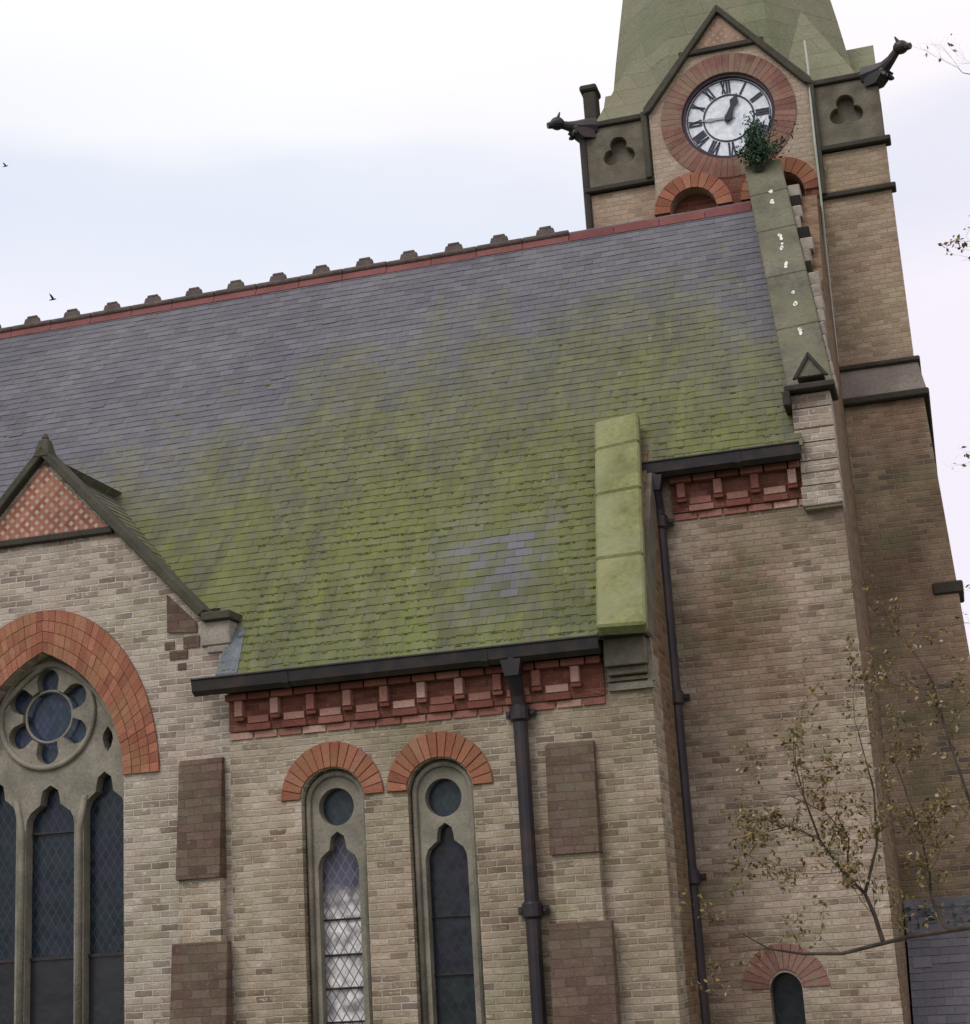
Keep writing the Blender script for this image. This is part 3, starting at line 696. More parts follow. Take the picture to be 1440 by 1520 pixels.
for k in range(5200):
    cs = .105*max(0, int(abs(rng.gauss(0, 16))))+.02; xx = rng.uniform(-12.5, -1.2)
    if cs > 4.6 or (xx > -2.8 and cs < 2.3) or xx > right_edge(cs)-.05 or (xx < -6.3 and cs < 4.2): continue
    if abs(xx+3.8) < .55 and .3 < cs < 1.7: continue
    c_ = E0 + X_*xx + VS*(cs-.012+rng.uniform(-.006, .006)) + NS*.012; rr_ = rng.uniform(.008, .02); sh = rng.uniform(.6, 2.2); tt = rng.random()
    q = [c_+X_*rr_*sh*math.cos(a)+VS*rr_*.8*math.sin(a) for a in (0, 1.05, 2.1, 3.14, 4.2, 5.24)]; tp = c_+NS*rr_*.8
    for a in range(6): m.face([q[a], q[(a+1) % 6], tp], tt)
tag(obj('moss', m, M_['tuft'], roof, recalc=False), kind='stuff')
m = MB(); m.box(-6.28, -2.8, -.16, .0, 4.055, 4.085); m.box(-18, -10.1, -.16, .0, 4.055, 4.085); m.box(-2.43, -1.07, 1.05, 1.25, 5.90, 5.92); split('fascia', m, M_['iron'], roof)
# cross roof behind the gable
m = MB(); gp = math.atan2(6.58-4.74, 1.80)
for sg in (1, -1):
    vv = Vector((-sg*math.cos(gp), 0, math.sin(gp))); nv = Vector((sg*math.sin(gp), 0, math.cos(gp)))
    org = Vector((-8.19+sg*1.86, .10, 4.60)); Lr = 1.86/math.cos(gp)
    slates(m, org, Vector((0, 1, 0)), vv, nv, lambda s: 0., lambda s: (4.60+s*math.sin(gp)-4.15)/math.tan(TH)-.25-.10+.20, 0, Lr-.02)
obj('cross_roof', m, M_['slate'], church, recalc=False)
# ridge tiles: crested ones as far as the tower, plain ones in front of it
def rtile(x0, x1, crest):
    m = MB(); th_ = .022; d = .12
    yv = [(-d*math.cos(TH), -d*math.sin(TH)), (0, .03), (d*math.cos(TH), -d*math.sin(TH)), (d*math.cos(TH)-.02, -d*math.sin(TH)-.02), (0, -.01), (-d*math.cos(TH)+.02, -d*math.sin(TH)-.02)]
    m.prism_x([(RIDGE_Y+a, RIDGE_Z+.035+b) for a, b in yv], x0+.004, x1-.004, rng.random())
    o = obj('ridge_tile', m, M_['terra'], church, loc=((x0+x1)/2, RIDGE_Y, RIDGE_Z))
    if crest:
        c = MB(); c.tube([(x0+.004, RIDGE_Y, RIDGE_Z+.065), (x1-.004, RIDGE_Y, RIDGE_Z+.065)], .042, 8)
        xm = (x0+x1)/2
        c.hexa([(xm-.115, RIDGE_Y-.03, RIDGE_Z+.08), (xm+.115, RIDGE_Y-.03, RIDGE_Z+.08), (xm+.115, RIDGE_Y+.03, RIDGE_Z+.08), (xm-.115, RIDGE_Y+.03, RIDGE_Z+.08)],
               [(xm-.095, RIDGE_Y-.02, RIDGE_Z+.165), (xm+.095, RIDGE_Y-.02, RIDGE_Z+.165), (xm+.095, RIDGE_Y+.02, RIDGE_Z+.165), (xm-.095, RIDGE_Y+.02, RIDGE_Z+.165)])
        c.box(xm-.07, xm+.07, RIDGE_Y-.018, RIDGE_Y+.018, RIDGE_Z+.160, RIDGE_Z+.195)
        obj('ridge_crest', c, M_['crest'], o, bevel=.008)
    return o
P_ = .551
proto = rtile(-3.82-P_/2, -3.82+P_/2, True)
for k in range(1, 25):
    c = proto.copy(); col.objects.link(c); c.parent = church; c.location = proto.location + Vector((-P_*k, 0, rng.uniform(-.006, .006)))
    for ch in proto.children: d = ch.copy(); col.objects.link(d); d.parent = c
for k in range(4): rtile(-3.54+.52*k, -3.54+.52*(k+1), False)

# raking coping over the return wall (bright green)
def quad_slab(m, bl, br, tr, tl, th_, nv, r=.5):
    top = [Vector(p) for p in (bl, br, tr, tl)]; m.hexa([p-nv*th_ for p in top], top, r)
cp = empty('parapet', (0, 0, 0), church)
BL, BR, TR, TL = Vector((-2.78, -.42, 4.235)), Vector((-2.36, -.44, 4.215)), Vector((-2.55, 1.21, 6.59)), Vector((-2.97, 1.17, 6.53))
m = MB()
cuts = [0, .30, .61, .845, 1.0]
for a, b in zip(cuts[:-1], cuts[1:]):
    e_ = .0008
    quad_slab(m, BL.lerp(TL, a+e_), BR.lerp(TR, a+e_), BR.lerp(TR, b-e_), BL.lerp(TL, b-e_), .13+rng.uniform(0, .006), NS, rng.random())
obj('mossy_coping', m, M_['cop_g'], cp, bevel=.02, label='broad bright green mossy coping slabs')
m = MB(); m.prism_x([(-.02, 4.05), (-.02, zroof(-.02)-.02), (1.25, zroof(1.25)+.02), (1.25, zroof(1.25)-.4), (.2, 4.05)], -2.79, -2.425)
m.box(-2.79, -2.43, -.16, .1, 3.93, 4.17); m.box(-2.78, -2.44, -.11, .1, 3.86, 3.93)
obj('kneeler', m, M_['panelst'], cp, bevel=.008)
m = MB(); m.box(-2.80, -2.40, -.30, .1, 4.165, 4.205); obj('kneeler_moulding', m, M_['dark'], cp)
m = MB(); m.box(-2.452, -2.40, -.035, .05, 3.80, 4.165); m.box(-2.79, -2.41, -.04, .02, 3.74, 3.80); m.box(-2.79, -2.45, -.045, .02, 3.82, 3.85)
obj('quoin', m, M_['stone'], cp)
m = MB(); m.prism_x([(-.02, zroof(-.02)-.15), (-.02, zroof(-.02)+.04), (1.1, zroof(1.1)+.05), (1.2, zroof(1.2)+.0)], -2.79, -2.47)
obj('coping_bed', m, M_['sbrick'], cp)

# end gable: wall, olive coping, kneeler
m = MB()
m.prism_x([(1.262, 0), (3.99, 0), (3.99, zroof(3.5)+.1), (3.5, zroof(3.5)+.02), (1.262, zroof(1.262)+.02)], -1.06, -.742)
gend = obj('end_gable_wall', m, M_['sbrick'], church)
m = MB()
BL, BR, TR, TL = Vector((-1.12, 1.20, 6.58)), Vector((-.70, 1.23, 6.62)), Vector((-1.05, 3.37, 9.67)), Vector((-1.46, 3.35, 9.64))
TL2, TR2 = TL+(TL-BL)*.15, TR+(TR-BR)*.15
cuts = [0, .23, .45, .66, .84, 1.0]
for a, b in zip(cuts[:-1], cuts[1:]):
    quad_slab(m, BL.lerp(TL2, a+.0006), BR.lerp(TR2, a+.0006), BR.lerp(TR2, b-.0006), BL.lerp(TL2, b-.0006), .20+rng.uniform(0, .006), NS, rng.random())
oc = obj('olive_coping', m, M_['cop_o'], gend, bevel=.012, label='steep olive stone coping streaked with bird droppings')
m = MB(); nv_ = NS
for i, tt in enumerate((.97, .91, .71, .66, .56, .42, .37, .24)):
    p = BL.lerp(TL2, tt*.87)*.45 + BR.lerp(TR2, tt*.87)*.55 + NS*.006
    for q in range(3):
        dd = VS*rng.uniform(-.05, .05)+X_*rng.uniform(-.012, .012); l_ = rng.uniform(.018, .04); c_ = p+dd
        m.face([c_-VS*l_-X_*.006, c_-VS*l_+X_*.008, c_+X_*rng.uniform(.014, .022), c_+VS*l_+X_*.006, c_+VS*l_-X_*.008, c_-X_*rng.uniform(.014, .022)])
tag(obj('dropping_stain', m, M_['drop'], oc, recalc=False), kind='stuff')
m = MB()   # gablet and kneeler moulding at its foot
m.prism_y([(-1.02, 6.63), (-.76, 6.63), (-.89, 6.83)], 1.04, 1.42)
obj('gablet', m, M_['cop_o'], gend, bevel=.008)
m = MB()
for sx in (-1, 1): m.prism_y([(-.89+sx*.17, 6.61), (-.89+sx*.13, 6.61), (-.89, 6.81), (-.89, 6.87)], 1.02, 1.05)
m.box(-1.14, -.68, 1.0, 1.5, 6.50, 6.56); m.box(-1.16, -1.09, .98, 1.4, 6.36, 6.50)
obj('kneeler_moulding', m, M_['dark'], gend, bevel=.01)
m = MB(); z = 5.42
while z < 6.48:
    h = rng.uniform(.11, .2); h = min(h, 6.495-z); j = rng.uniform(0, .05)
    m.box(-1.075-(.02 if rng.random() < .5 else 0), -.735+.0, 1.13-rng.uniform(0, .01), 1.45, z+.006, z+h-.004); z += h
m.box(-1.08, -.74, 1.15, 1.5, 5.40, 6.50)
obj('quoin', m, M_['gbrick'], gend, bevel=.004)
m = MB()   # ragged stones and putlog holes beside the coping
tints = []
for k in range(17):
    tt = .04+k*.056; p = BR.lerp(TR2, tt*.93); w_ = rng.uniform(.05, .14)
    if p.x+.02+w_ > -.73: w_ = max(.03, -.73-p.x-.02)
    c_ = Vector((p.x+.01, p.y, p.z-.12)); m.cur = 1 if k in (9, 12, 15) else 0
    m.box(c_.x, c_.x+w_, c_.y-.04, c_.y+.2, c_.z-.08, c_.z+.06, rng.random())
obj('rubble_edge', m, [M_['stone_l'], M_['void']], gend, bevel=.01)

# nave rear and left end so that it is a whole building
m = MB(); m.box(-18, -1.06, 6.75, 7.1, 0, 4.1); m.prism_x([(0.45, 0), (6.75, 0), (6.75, 4.1), (3.5, RIDGE_Z-.1), (0.45, 4.9)], -18, -17.6)
obj('rear_wall', m, M_['rbrick'], church)

# ---- tower
TX0, TX1, TY = -3.36, .06, 4.0; TC = (TX0+TX1)/2; TD = TX1-TX0
def sq(x0, x1, y0, y1, z): return [(x0, y0, z), (x1, y0, z), (x1, y1, z), (x0, y1, z)]
TYB = TY+TD
m = MB()
m.hexa(sq(TX0-.36, TX1+.34, TY-.3, TYB+.3, 0), sq(TX0-.06, TX1+.045, TY-.03, TYB+.05, 7.2))
tower = obj('tower_base', m, M_['tlow'], church)
m = MB(); m.hexa(sq(TX0-.12, TX1+.11, TY-.12, TYB+.1, 7.19), sq(TX0-.12, TX1+.11, TY-.12, TYB+.1, 7.27)); 
m.hexa(sq(TX0-.07, TX1+.06, TY-.07, TYB+.07, 7.60), sq(TX0-.07, TX1+.06, TY-.07, TYB+.07, 7.66))
m.box(TX1-.12, TX1+.19, TY-.14, TY+.5, 5.0, 5.13)
split('string_course', m, M_['dark'], tower, bevel=.015)
m = MB(); m.hexa(sq(TX0-.10, TX1+.085, TY-.10, TYB+.1, 7.272), sq(TX0-.03, TX1+.03, TY-.03, TYB+.03, 7.598)); obj('weathering', m, M_['weather'], tower)
m = MB(); m.box(TX0, TX1, TY, TYB, 7.655, 9.725); ts = obj('tower_shaft', m, M_['tbrick'], church)
m = MB(); BX0, BX1 = -2.575, -.72
m.box(TX0, BX0, TY, TYB, 9.755, 10.22); m.box(BX1, TX1, TY, TYB, 9.755, 10.22); split('shaft_brick', m, M_['tbrick'], ts)
m = MB()
m.box(TX0-.05, TX1+.05, TY-.06, TY+.12, 9.66, 9.725)
for a, b in ((TX0-.05, BX0), (BX1, TX1+.06)):
    m.box(a, b, TY-.07, TY+.12, 10.235, 10.30); m.box(a, b, TY-.06, TY+.3, 11.065, 11.135)
split('string_course', m, M_['dark'], ts, bevel=.012)
m = MB(); m.box(TX0, TX1, TY+.002, TYB, 9.725, 9.755); m.box(TX0+.002, TX1-.002, TY+.3, TYB-.002, 9.755, 11.06); obj('core_masonry', m, M_['tbrick'], ts)
# corner panels with trefoil recesses
for a, b in ((TX0, BX0-.004), (BX1+.004, TX1)):
    m = MB(); cx = (a+b)/2; cz = 10.70
    m.plate([(a, 10.302), (b, 10.302), (b, 11.063), (a, 11.063)], [foil_loop(cx, cz, .05, .10, .10, 3, 36, R(90))], TY-.02, TY+.1)
    m.box(a+.01, b-.01, TY+.10, TY+.29, 10.303, 11.062)
    obj('trefoil_panel', m, M_['panelst'], ts, bevel=.008)
m = MB()
m.tube([(TX0-.03, TY-.01, 9.0), (TX0-.03, TY-.01, 11.06)], .045, 8)
split('dark_corner_strip', m, M_['dark'], ts)  # narrow dark strip up the tower's left corner

# clock bay: gabled front holding the dial, two small arched openings below
CX, CZ = -1.655, 10.90
AX = (CX-.50, CX+.50); AZ = 9.80
gz = 12.22; gl = 11.13; YB = TY-.05
bay = MB()
outline = [(BX0, 9.03), (BX1, 9.03), (BX1, gl), (CX, gz), (BX0, gl)]
bay.plate(outline, [circ(CX, CZ, .545, 40)] + [arch_loop(x, 9.2, AZ, .27, .27, 8) for x in AX], YB, YB+.30)
cb = obj('clock_bay', bay, M_['bay'], church)
m = MB(); ring(m, CX, CZ, .545, .545, .79, .79, YB-.012, YB+.1, 15, .06)
k0 = len(m.v)
v2 = [(x, y, 2*CZ-z) for x, y, z in m.v]; f2 = [[i+k0 for i in f] for f in m.f]; m.v += v2; m.f += f2; m.r += m.r; m.mi += m.mi
obj('brick_ring', m, M_['vous_p'], cb)
m = MB(); m.plate([(CX-.95, 9.1), (CX+.93, 9.1), (CX+.93, 9.95), (CX+.55, 10.22), (CX+.3, 10.16), (CX, 10.10), (CX-.3, 10.16), (CX-.55, 10.22), (CX-.92, 9.95)], [arch_loop(x, 9.2, AZ, .275, .275, 8) for x in AX], YB-.006, YB+.02)
obj('red_spandrel', m, M_['redwall'], cb)
m = MB()
for x in AX: ring(m, x, AZ, .272, .272, .46, .46, YB-.03, YB+.15, 6, .08)
obj('belfry_arch', m, M_['vous'], cb)
m = MB()
for x in AX: m.box(x-.3, x+.3, YB+.17, YB+.19, 9.1, 10.1)
split('tympanum', m, M_['redwall'], cb)
m = MB()   # raking coping and string of the clock gable
for sg in (1, -1):
    xe = BX1+.02 if sg > 0 else BX0-.02
    q = [(CX, gz+.10), (xe+sg*.03, gl+.03), (xe+sg*.03, gl-.06), (xe-sg*.05, gl-.02), (CX, gz-.0)]
    m.prism_y(q, YB-.07, YB+.55)
    m.box(min(xe, xe+sg*.05)-.02, max(xe, xe+sg*.05)+.0, YB-.05, YB+.2, 10.28 if sg < 0 else 9.7, gl+.0)
obj('gable_coping', m, M_['dgreen'], cb, bevel=.01)
m = MB(); m.box(CX-.50, CX+.50, YB-.05, YB+.03, 11.735, 11.80); obj('string_course', m, M_['dark'], cb, bevel=.01)
m = MB(); m.prism_y([(CX-.34, 11.802), (CX+.34, 11.802), (CX, 12.17)], YB-.008, YB+.02); obj('chequer_panel', m, M_['chequer2'], cb)
m = MB()
m.prism_y([(BX1+.01, gl), (CX, gz+.02), (BX0-.01, gl), (BX0-.01, gl-.3), (BX1+.01, gl-.3)], YB+.301, TY+1.4); obj('gable_roof', m, M_['spire'], cb)
# the clock
ck = empty('clock', (0, 0, 0), church); ck.location = Vector((CX, YB+.05, CZ)) - Vector((-5, 2, 0)); ck['label'] = 'white round clock with black Roman numerals'
def disc(m, r0, r1, y0, y1, n=48):
    for k in range(n):
        a, b = 2*math.pi*k/n, 2*math.pi*(k+1)/n
        p = lambda r_, t, y: (CX+r_*math.cos(t), y, CZ+r_*math.sin(t))
        if r0 <= 0: m.face([p(0, 0, y0), p(r1, a, y0), p(r1, b, y0)])
        else:
            m.face([p(r0, a, y0), p(r1, a, y0), p(r1, b, y0), p(r0, b, y0)]); m.face([p(r0, a, y0), p(r0, b, y0), p(r0, b, y1), p(r0, a, y1)])
        m.face([p(r1, a, y0), p(r1, a, y1), p(r1, b, y1), p(r1, b, y0)])
m = MB(); disc(m, 0, .525, YB+.07, YB+.14); obj('dial', m, M_['dial'], ck)
m = MB(); disc(m, .505, .548, YB+.015, YB+.14); obj('bezel', m, M_['bezel'], ck)
m = MB(); disc(m, .284, .302, YB+.062, YB+.07); obj('chapter_ring', m, M_['ink'], ck); m = MB(); disc(m, .478, .488, YB+.062, YB+.07)
obj('chapter_ring', m, M_['ink'], ck)
def bar(m, ang, off, tilt, r0, r1, w_, y=YB+.060):
    """stroke standing along the radius at clock angle ang, shifted sideways by off, tilted for X and V"""
    rd = Vector((math.sin(ang), 0, math.cos(ang))); tn = Vector((math.cos(ang), 0, -math.sin(ang)))
    a = Vector((CX, y, CZ)) + rd*r0 + tn*(off-tilt); b = Vector((CX, y, CZ)) + rd*r1 + tn*(off+tilt)
    d = (b-a).normalized(); q = Vector((d.z, 0, -d.x))*w_/2; dy = Vector((0, .008, 0))
    m.hexa([a-q+dy, a+q+dy, b+q+dy, b-q+dy], [a-q, a+q, b+q, b-q])
NUM = ['XII', 'I', 'II', 'III', 'IIII', 'V', 'VI', 'VII', 'VIII', 'IX', 'X', 'XI']
for h, s_ in enumerate(NUM):
    m = MB()
    ang = R(30*h); wd = {'I': .030, 'V': .058, 'X': .056}; tot = sum(wd[c] for c in s_); o_ = -tot/2
    for c in s_:
        c0 = o_+wd[c]/2
        if c == 'I': bar(m, ang, c0, 0, .315, .470, .021)
        if c == 'V': bar(m, ang, c0-.010, -.012, .315, .470, .022); bar(m, ang, c0+.010, .012, .315, .470, .013)
        if c == 'X': bar(m, ang, c0, .018, .315, .470, .013); bar(m, ang, c0, -.018, .315, .470, .022)
        o_ += wd[c]
    obj('numeral', m, M_['ink'], ck)
def hand(ang, ln, w_, mat, y, nm):
    rd = Vector((math.sin(ang), 0, math.cos(ang))); tn = Vector((math.cos(ang), 0, -math.sin(ang))); c_ = Vector((CX, y, CZ))
    pts = [(-.07, .5), (0, 1.0), (.45*ln, .55), (.68*ln, 1.25), (.80*ln, .6), (ln, .1)]
    m = MB(); lo = [c_+rd*a-tn*w_*b/2 for a, b in pts]; hi = [c_+rd*a+tn*w_*b/2 for a, b in pts]; dy = Vector((0, .01, 0))
    lp = lo+hi[::-1]; n = len(lp); i = len(m.v); m.v += [tuple(p) for p in lp]+[tuple(p+dy) for p in lp]
    for t3 in tessellate_polygon([[Vector((p.x, p.z, 0)) for p in lp]]): m.f.append(list(t3)); m.r.append(.5); m.mi.append(0)
    for k in range(n): m.f.append([k, (k+1) % n, n+(k+1) % n, n+k]); m.r.append(.5); m.mi.append(0)
    obj(nm, m, mat, ck)
hand(R(23), .31, .085, M_['ink'], YB+.040, 'hour_hand'); hand(R(272), .33, .040, M_['hand2'], YB+.052, 'minute_hand')
m = MB(); m.tube([(CX, YB+.03, CZ), (CX, YB+.07, CZ)], .045, 14); obj('hand_boss', m, M_['ink'], ck)

# broach spire: square foot to octagon
m = MB(); ap = TD/2-.14; cyy = TY+TD/2; z0 = 11.13; z1 = 12.5; zt = 21.0
def oct_(r_, z):
    k = math.tan(math.pi/8)*r_
    return [(TC+a, cyy+b, z) for a, b in ((-k, -r_), (k, -r_), (r_, -k), (r_, k), (k, r_), (-k, r_), (-r_, k), (-r_, -k))]
r1_ = ap*(zt-z1)/(zt-z0)*1.03; TC -= .06
o0, o1, top = oct_(ap+.02, z0), oct_(r1_, z1), (TC, cyy, zt)
for k in range(8):
    k2 = (k+1) % 8; m.face([o0[k], o0[k2], o1[k2], o1[k]]); m.face([o1[k], o1[k2], top])
for (sx, sy, a, b) in ((-1, -1, 7, 0), (1, -1, 1, 2), (1, 1, 3, 4), (-1, 1, 5, 6)):
    c_ = (TC+sx*(ap+.02), cyy+sy*(ap+.02), z0); mid = tuple((Vector(o1[a])+Vector(o1[b]))/2)
    m.face([o0[a], c_, mid]); m.face([c_, o0[b], mid])
spire = obj('spire', m, M_['spire'], church)
m = MB()   # gables on the left and right faces of the tower, seen end on
for sg in (1, -1):
    xf = TX1-.02 if sg > 0 else TX0+.02
    m.prism_x([(cyy-.93, 11.13), (cyy+.93, 11.13), (cyy, 12.40)], min(xf+sg*.03, xf-sg*1.2), max(xf+sg*.03, xf-sg*1.2))
split('side_gable', m, M_['spire'], spire)
m = MB(); m.box(TX0-.04, TX0+.12, TY+.25, TY+.5, 11.13, 11.72); m.box(TX0-.07, TX0+.14, TY+.22, TY+.53, 11.72, 11.80); obj('corner_pinnacle', m, M_['dark'], spire, bevel=.02)

def gargoyle(base, dr, ln, lift):
    d = Vector(dr).normalized(); p = Vector(base); m = MB(); upv = Vector((0, 0, 1)); sd_ = d.cross(upv).normalized()
    m.tube([p-d*.15, p+upv*.0, p+d*ln*.35+upv*lift*.15, p+d*ln*.62+upv*lift*.5, p+d*ln*.82+upv*lift*.85, p+d*ln+upv*lift], [.13, .105, .075, .055, .048, .05], 10)
    h = p+d*(ln+.01)+upv*(lift+.01)
    m.ball(h, (.088, .088, .078), nu=12, nv=8)
    m.tube([h+d*.02-upv*.01, h+d*.12-upv*.035], [.055, .038], 8)                     # muzzle
    for sg in (1, -1):
        m.tube([h+sd_*sg*.045+upv*.05, h+sd_*sg*.07+upv*.115-d*.02], [.024, .008], 6)  # ears
        m.tube([p+d*ln*.30+sd_*sg*.06-upv*.03, p+d*ln*.42+sd_*sg*.07-upv*.11, p+d*ln*.5+sd_*sg*.06-upv*.12], [.04, .03, .02], 6)  # forelegs
    m.hexa([p-d*.12-sd_*.09-upv*.16, p+d*.02-sd_*.09-upv*.16, p+d*.02+sd_*.09-upv*.16, p-d*.12+sd_*.09-upv*.16],
           [p-d*.12-sd_*.1-upv*.04, p+d*.16-sd_*.1-upv*.04, p+d*.16+sd_*.1-upv*.04, p-d*.12+sd_*.1-upv*.04])
    return obj('gargoyle', m, M_['iron2'], church, smooth=False)
gargoyle((TX0-.02, TY-.02, 11.10), (-1, -.55, 0), .30, .03)
gargoyle((TX1+.0, TY-.02, 11.10), (1, -.55, 0), .33, .16)
# pale cable down the tower
m = MB(); m.tube([(-.70, TY+.12, 11.75), (-.69, TY-.03, 11.3), (-.70, TY-.085, 11.1), (-.71, TY-.13, 10.3), (-.715, TY-.10, 9.7), (-.73, TY-.06, 9.2), (-.75, TY-.05, 7.7)], .013, 6)
obj('lightning_cable', m, M_['cable'], church)

# ---------------------------------------------------------------- lean-to at the tower foot
lt = tag(empty('lean_to_shed', (.2, 3.1, 0)), 'low dark blue slate lean-to against the foot of the tower, lower right corner', 'shed')
m = MB(); m.box(-.66, 2.4, 2.55, 3.7, 0, .75); m.prism_x([(2.6, .75), (3.68, .75), (3.68, 1.80)], -.64, -.40); obj('wall', m, M_['tlow'], lt)
lv = Vector((0, math.cos(R(45)), math.sin(R(45)))); ln_ = Vector((0, -math.sin(R(45)), math.cos(R(45))))
m = MB(); slates(m, Vector((0, 2.45, .72)), X_, lv, ln_, lambda s: -.72, lambda s: 2.45, 0, 1.58)
rf = obj('roof', m, M_['slate_c'], lt, recalc=False)
m = MB(); m.hexa([(-.72, 2.46, .70), (2.45, 2.46, .70), (2.45, 3.6, 1.84), (-.72, 3.6, 1.84)], [(-.72, 2.45, .719), (2.45, 2.45, .719), (2.45, 3.585, 1.855), (-.72, 3.585, 1.855)]); obj('roof_boarding', m, M_['under'], rf)
m = MB()
for k in range(260):
    a = rng.uniform(-.7, 2.4); b = 1.58-abs(rng.gauss(0, .14)); c_ = Vector((a, 2.45, .72))+lv*b+ln_*rng.uniform(.02, .07); l_ = rng.uniform(.02, .045)
    d1 = Vector((rng.gauss(0, 1), rng.gauss(0, 1), rng.gauss(0, 1))).normalized(); d2 = d1.orthogonal().normalized()
    m.face([c_-d1*l_, c_+d2*l_*.5, c_+d1*l_, c_-d2*l_*.5], rng.random())
tag(obj('moss', m, M_['leafd'], rf, recalc=False), kind='stuff')

# ---------------------------------------------------------------- plants
def leaf(m, c_, l_, r=None, droop=0.):
    d1 = Vector((rng.gauss(0, 1), rng.gauss(0, 1), rng.gauss(0, 1)-droop)).normalized(); d2 = d1.cross(Vector((rng.gauss(0, 1), rng.gauss(0, 1), rng.gauss(0, 1)))).normalized()
    n_ = d1.cross(d2)*l_*.12; w_ = l_*.55
    m.face([c_, c_+d1*l_*.45+d2*w_*.5+n_, c_+d1*l_, c_+d1*l_*.45-d2*w_*.5+n_], rng.random() if r is None else r)
# shrub rooted in the top of the olive coping
sp = tag(empty('shrub', (-1.33, 3.55, 9.98)), 'small dark green shrub rooted on top of the gable coping, overlapping the clock', 'shrub')
st, lf = MB(), MB()
for k in range(40):
    p = Vector((-1.33+rng.gauss(0, .03), 3.52, 9.95)); d = Vector((rng.gauss(.0, .34), rng.gauss(-.05, .3), rng.uniform(.7, 1.1))).normalized(); ln2 = rng.choice((rng.uniform(.15, .3), rng.uniform(.25, .45), rng.uniform(.4, .62)))
    q = [p+d*ln2*t+Vector((rng.gauss(0, .012), 0, rng.gauss(0, .012))) for t in (0, .35, .7, 1)]; st.tube(q, [.009, .007, .005, .002], 5)
    for j in range(48):
        t = rng.uniform(.45, 1.05); leaf(lf, p+d*ln2*t+Vector((rng.gauss(0, .035),)*1+(rng.gauss(0, .03), rng.gauss(0, .04))), rng.uniform(.03, .06))
obj('stem', st, M_['bark'], sp); obj('foliage', lf, M_['leafd'], sp, recalc=False)

# bare autumn tree whose twigs reach in from the right
tr = tag(empty('tree', (1.75, -3.6, 0)), 'nearly bare tree reaching thin twigs with a few yellowed leaves in from the right', 'tree')
tk, br, lf, limbs = MB(), MB(), MB(), []
tk.tube([(1.75, -3.6, -.05), (1.72, -3.62, .9), (1.66, -3.65, 2.0), (1.62, -3.7, 3.4), (1.5, -3.7, 5.0), (1.42, -3.75, 6.6), (1.35, -3.8, 8.4)], [.16, .125, .11, .09, .07, .045, .015], 10)
def twig(p, d, ln2, r_, depth, dens, spread=.55):
    n = 5; pts = [Vector(p)]; d = Vector(d).normalized()
    for k in range(n):
        d = (d+Vector((rng.gauss(0, .13), rng.gauss(0, .13), rng.gauss(.02, .12)))).normalized(); pts.append(pts[-1]+d*ln2/n)
    br.tube(pts, [r_*(1-.75*k/n) for k in range(n+1)], 5, cap=False)
    for k in range(1, n+1):
        if depth and rng.random() < .85:
            dd = (d+Vector((rng.gauss(0, spread), rng.gauss(0, spread), rng.gauss(.1, spread)))).normalized()
            twig(pts[k], dd, ln2*rng.uniform(.45, .7), r_*.5, depth-1, dens, spread)
        if rng.random() < dens*(1 if depth < 2 else .3):
            for q in range(rng.randint(1, 2)): leaf(lf, pts[k]+Vector((rng.gauss(0, .008),)*1+(rng.gauss(0, .008), rng.gauss(0, .008))), rng.uniform(.018, .045), droop=.6)
def limb(pts, r0, r1, dens, kids=2, depth=2, ln2=.45, join=False):
    global br
    if not join: br = MB(); limbs.append(br)
    n = len(pts); br.tube(pts, [r0+(r1-r0)*k/(n-1) for k in range(n)], 7)
    for k in range(1, n):
        d = (Vector(pts[k])-Vector(pts[k-1])).normalized()
        for q in range(kids):
            dd = (d*.7+Vector((rng.gauss(0, .5), rng.gauss(0, .5), rng.gauss(.15, .5)))).normalized(); twig(pts[k], dd, ln2*rng.uniform(.4, 1), r1*.6, depth-1, dens)
# low limb crossing the wall, its upward fork, and the twigs at its ends
limb([(1.66, -3.65, 1.75), (.9, -3.8, 1.78), (.3, -3.9, 1.66), (-.07, -4, 1.62), (-.40, -4, 1.59), (-.78, -4, 1.52), (-1.0, -4, 1.53), (-1.19, -4, 1.57), (-1.33, -4, 1.66)], .022, .004, .25, 1, 3, .34)
limb([(-.55, -4, 1.575), (-.58, -3.98, 1.72), (-.62, -3.97, 1.84), (-.73, -3.97, 1.97), (-.84, -3.98, 2.16), (-.90, -4, 2.40), (-.93, -4, 2.6)], .014, .004, .38, 2, 3, .42, True)
limb([(-.70, -3.97, 1.93), (-.69, -4.02, 2.04), (-.67, -4.03, 2.15), (-.78, -4.05, 2.3), (-.98, -4.05, 2.42)], .007, .003, .38, 2, 3, .36, True)
limb([(-.20, -4, 1.62), (-.26, -3.95, 1.80), (-.25, -3.95, 1.93), (-.28, -3.97, 2.18), (-.36, -3.97, 2.55)], .011, .003, .42, 2, 3, .45, True)
limb([(.30, -3.9, 1.67), (.12, -3.95, 1.95), (.02, -3.95, 2.3), (-.06, -3.97, 2.7), (-.10, -3.97, 3.0)], .014, .004, .35, 3, 3, .5, True)
limb([(-.62, -3.97, 1.84), (-.52, -4.02, 2.1), (-.50, -4.04, 2.4), (-.55, -4.05, 2.75)], .010, .003, .35, 2, 3, .42, True)
limb([(-.84, -3.98, 2.16), (-1.0, -4.0, 2.25), (-1.15, -4.02, 2.22), (-1.25, -4.02, 2.1)], .006, .003, .4, 2, 3, .30, True)
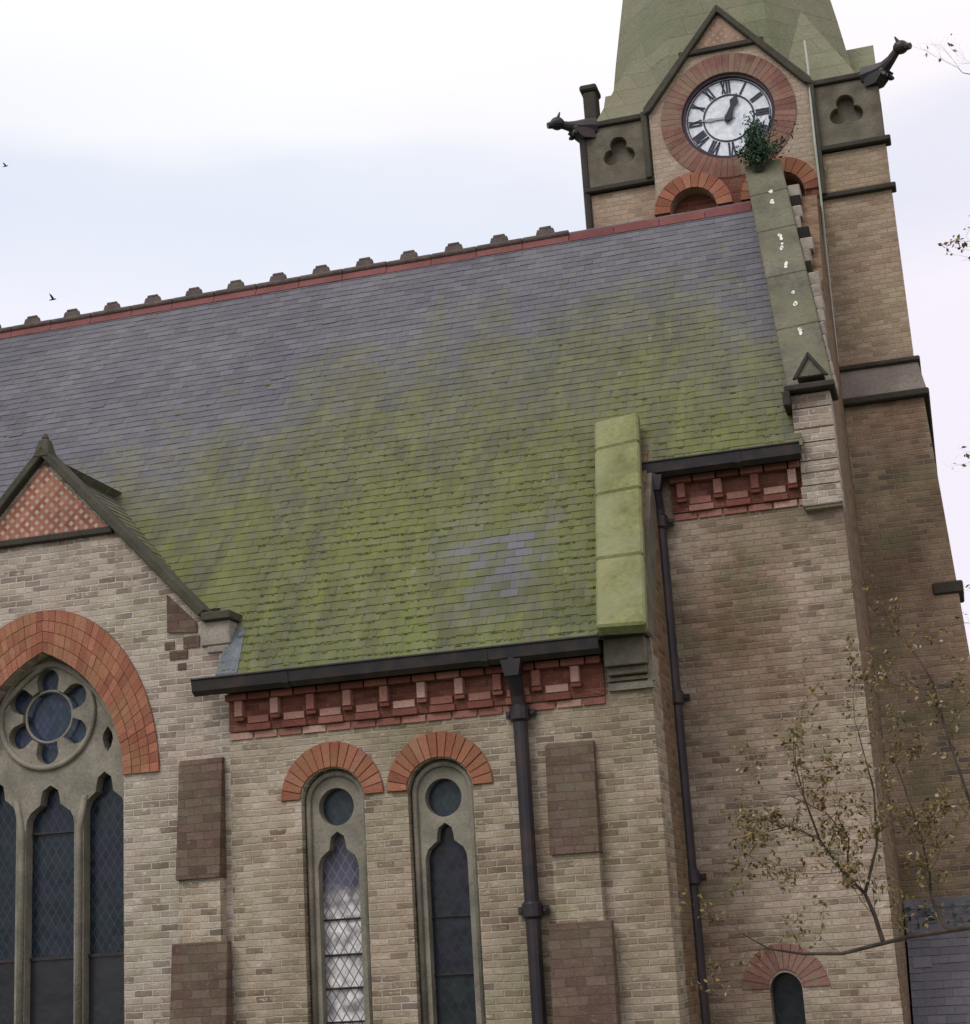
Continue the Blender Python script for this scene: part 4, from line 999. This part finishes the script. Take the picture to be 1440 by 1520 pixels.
# higher limbs against the sky
limb([(1.6, -3.7, 3.6), (1.1, -3.8, 3.95), (.7, -3.85, 4.2), (.42, -3.9, 4.3)], .012, .0025, .12, 2, 3, .30)
limb([(1.6, -3.7, 2.7), (1.0, -3.8, 2.95), (.55, -3.85, 3.15), (.30, -3.9, 3.3)], .012, .0025, .15, 2, 3, .30)
limb([(1.5, -3.7, 5.0), (1.05, -3.8, 5.3), (.75, -3.85, 5.5), (.52, -3.9, 5.55)], .011, .0025, .22, 2, 3, .28)
limb([(1.42, -3.75, 6.2), (1.0, -3.85, 6.5), (.72, -3.9, 6.75), (.55, -3.95, 6.8)], .012, .002, .05, 2, 3, .36)
limb([(1.40, -3.75, 6.6), (1.1, -3.85, 6.95), (.80, -3.9, 7.15)], .012, .003, .4, 1, 3, .24)
# the rest of the crown, outside the frame to the right
for k in range(12):
    z = 1.8+k*.52; x0 = 1.72-.05*z; a_ = R(rng.choice((-60, -25, 10, 40, 75))+rng.uniform(-15, 15)); l_ = rng.uniform(.7, 1.4)*(1-.05*k)
    d = Vector((math.cos(a_), math.sin(a_), rng.uniform(.35, .8))); p0 = Vector((x0, -3.7, z))
    limb([p0+d*l_*t+Vector((0, 0, .15*t*t)) for t in (0, .3, .6, 1)], .024, .004, .25, 2, 3, .42)
obj('trunk', tk, M_['bark'], tr, smooth=True); [obj('branch', b_, M_['bark'], tr) for b_ in limbs]; obj('foliage', lf, M_['leaf'], tr, recalc=False)

# ---------------------------------------------------------------- two birds far off
def bird(loc, size, label, bank):
    m = MB(); p = Vector(loc)
    m.tube([p+Vector((-.5, 0, 0))*size, p+Vector((-.25, 0, .03))*size, p+Vector((.1, 0, .04))*size, p+Vector((.38, 0, .05))*size, p+Vector((.5, 0, .03))*size], [.01*size, .08*size, .11*size, .07*size, .015*size], 8)
    o = obj('bird', m, M_['bird'], loc=loc, smooth=True); tag(o, label, 'bird', 'birds in the sky')
    for sg in (1, -1):
        w_ = MB(); a = p+Vector((.12, 0, .06))*size; u_ = Vector((-.1, sg*.85, .38+bank*sg))*size; 
        w_.hexa([a-Vector((.2, 0, 0))*size, a+Vector((.12, 0, 0))*size, a+u_*.55+Vector((.1, 0, .06))*size, a+u_*.55-Vector((.16, 0, -.06))*size], [q+Vector((0, 0, .02))*size for q in (a-Vector((.2, 0, 0))*size, a+Vector((.12, 0, 0))*size, a+u_*.55+Vector((.1, 0, .06))*size, a+u_*.55-Vector((.16, 0, -.06))*size)])
        w_.face([a+u_*.55+Vector((.1, 0, .06))*size, a+u_, a+u_*.55-Vector((.16, 0, -.06))*size])
        obj('wing', w_, M_['bird'], o, recalc=False)
bird((-33.48, 40, 33.17), .25, 'tiny dark bird high in the sky at the left edge', .1)
bird((-31.33, 40, 27.12), .32, 'tiny dark bird just above the roof ridge at left', -.1)
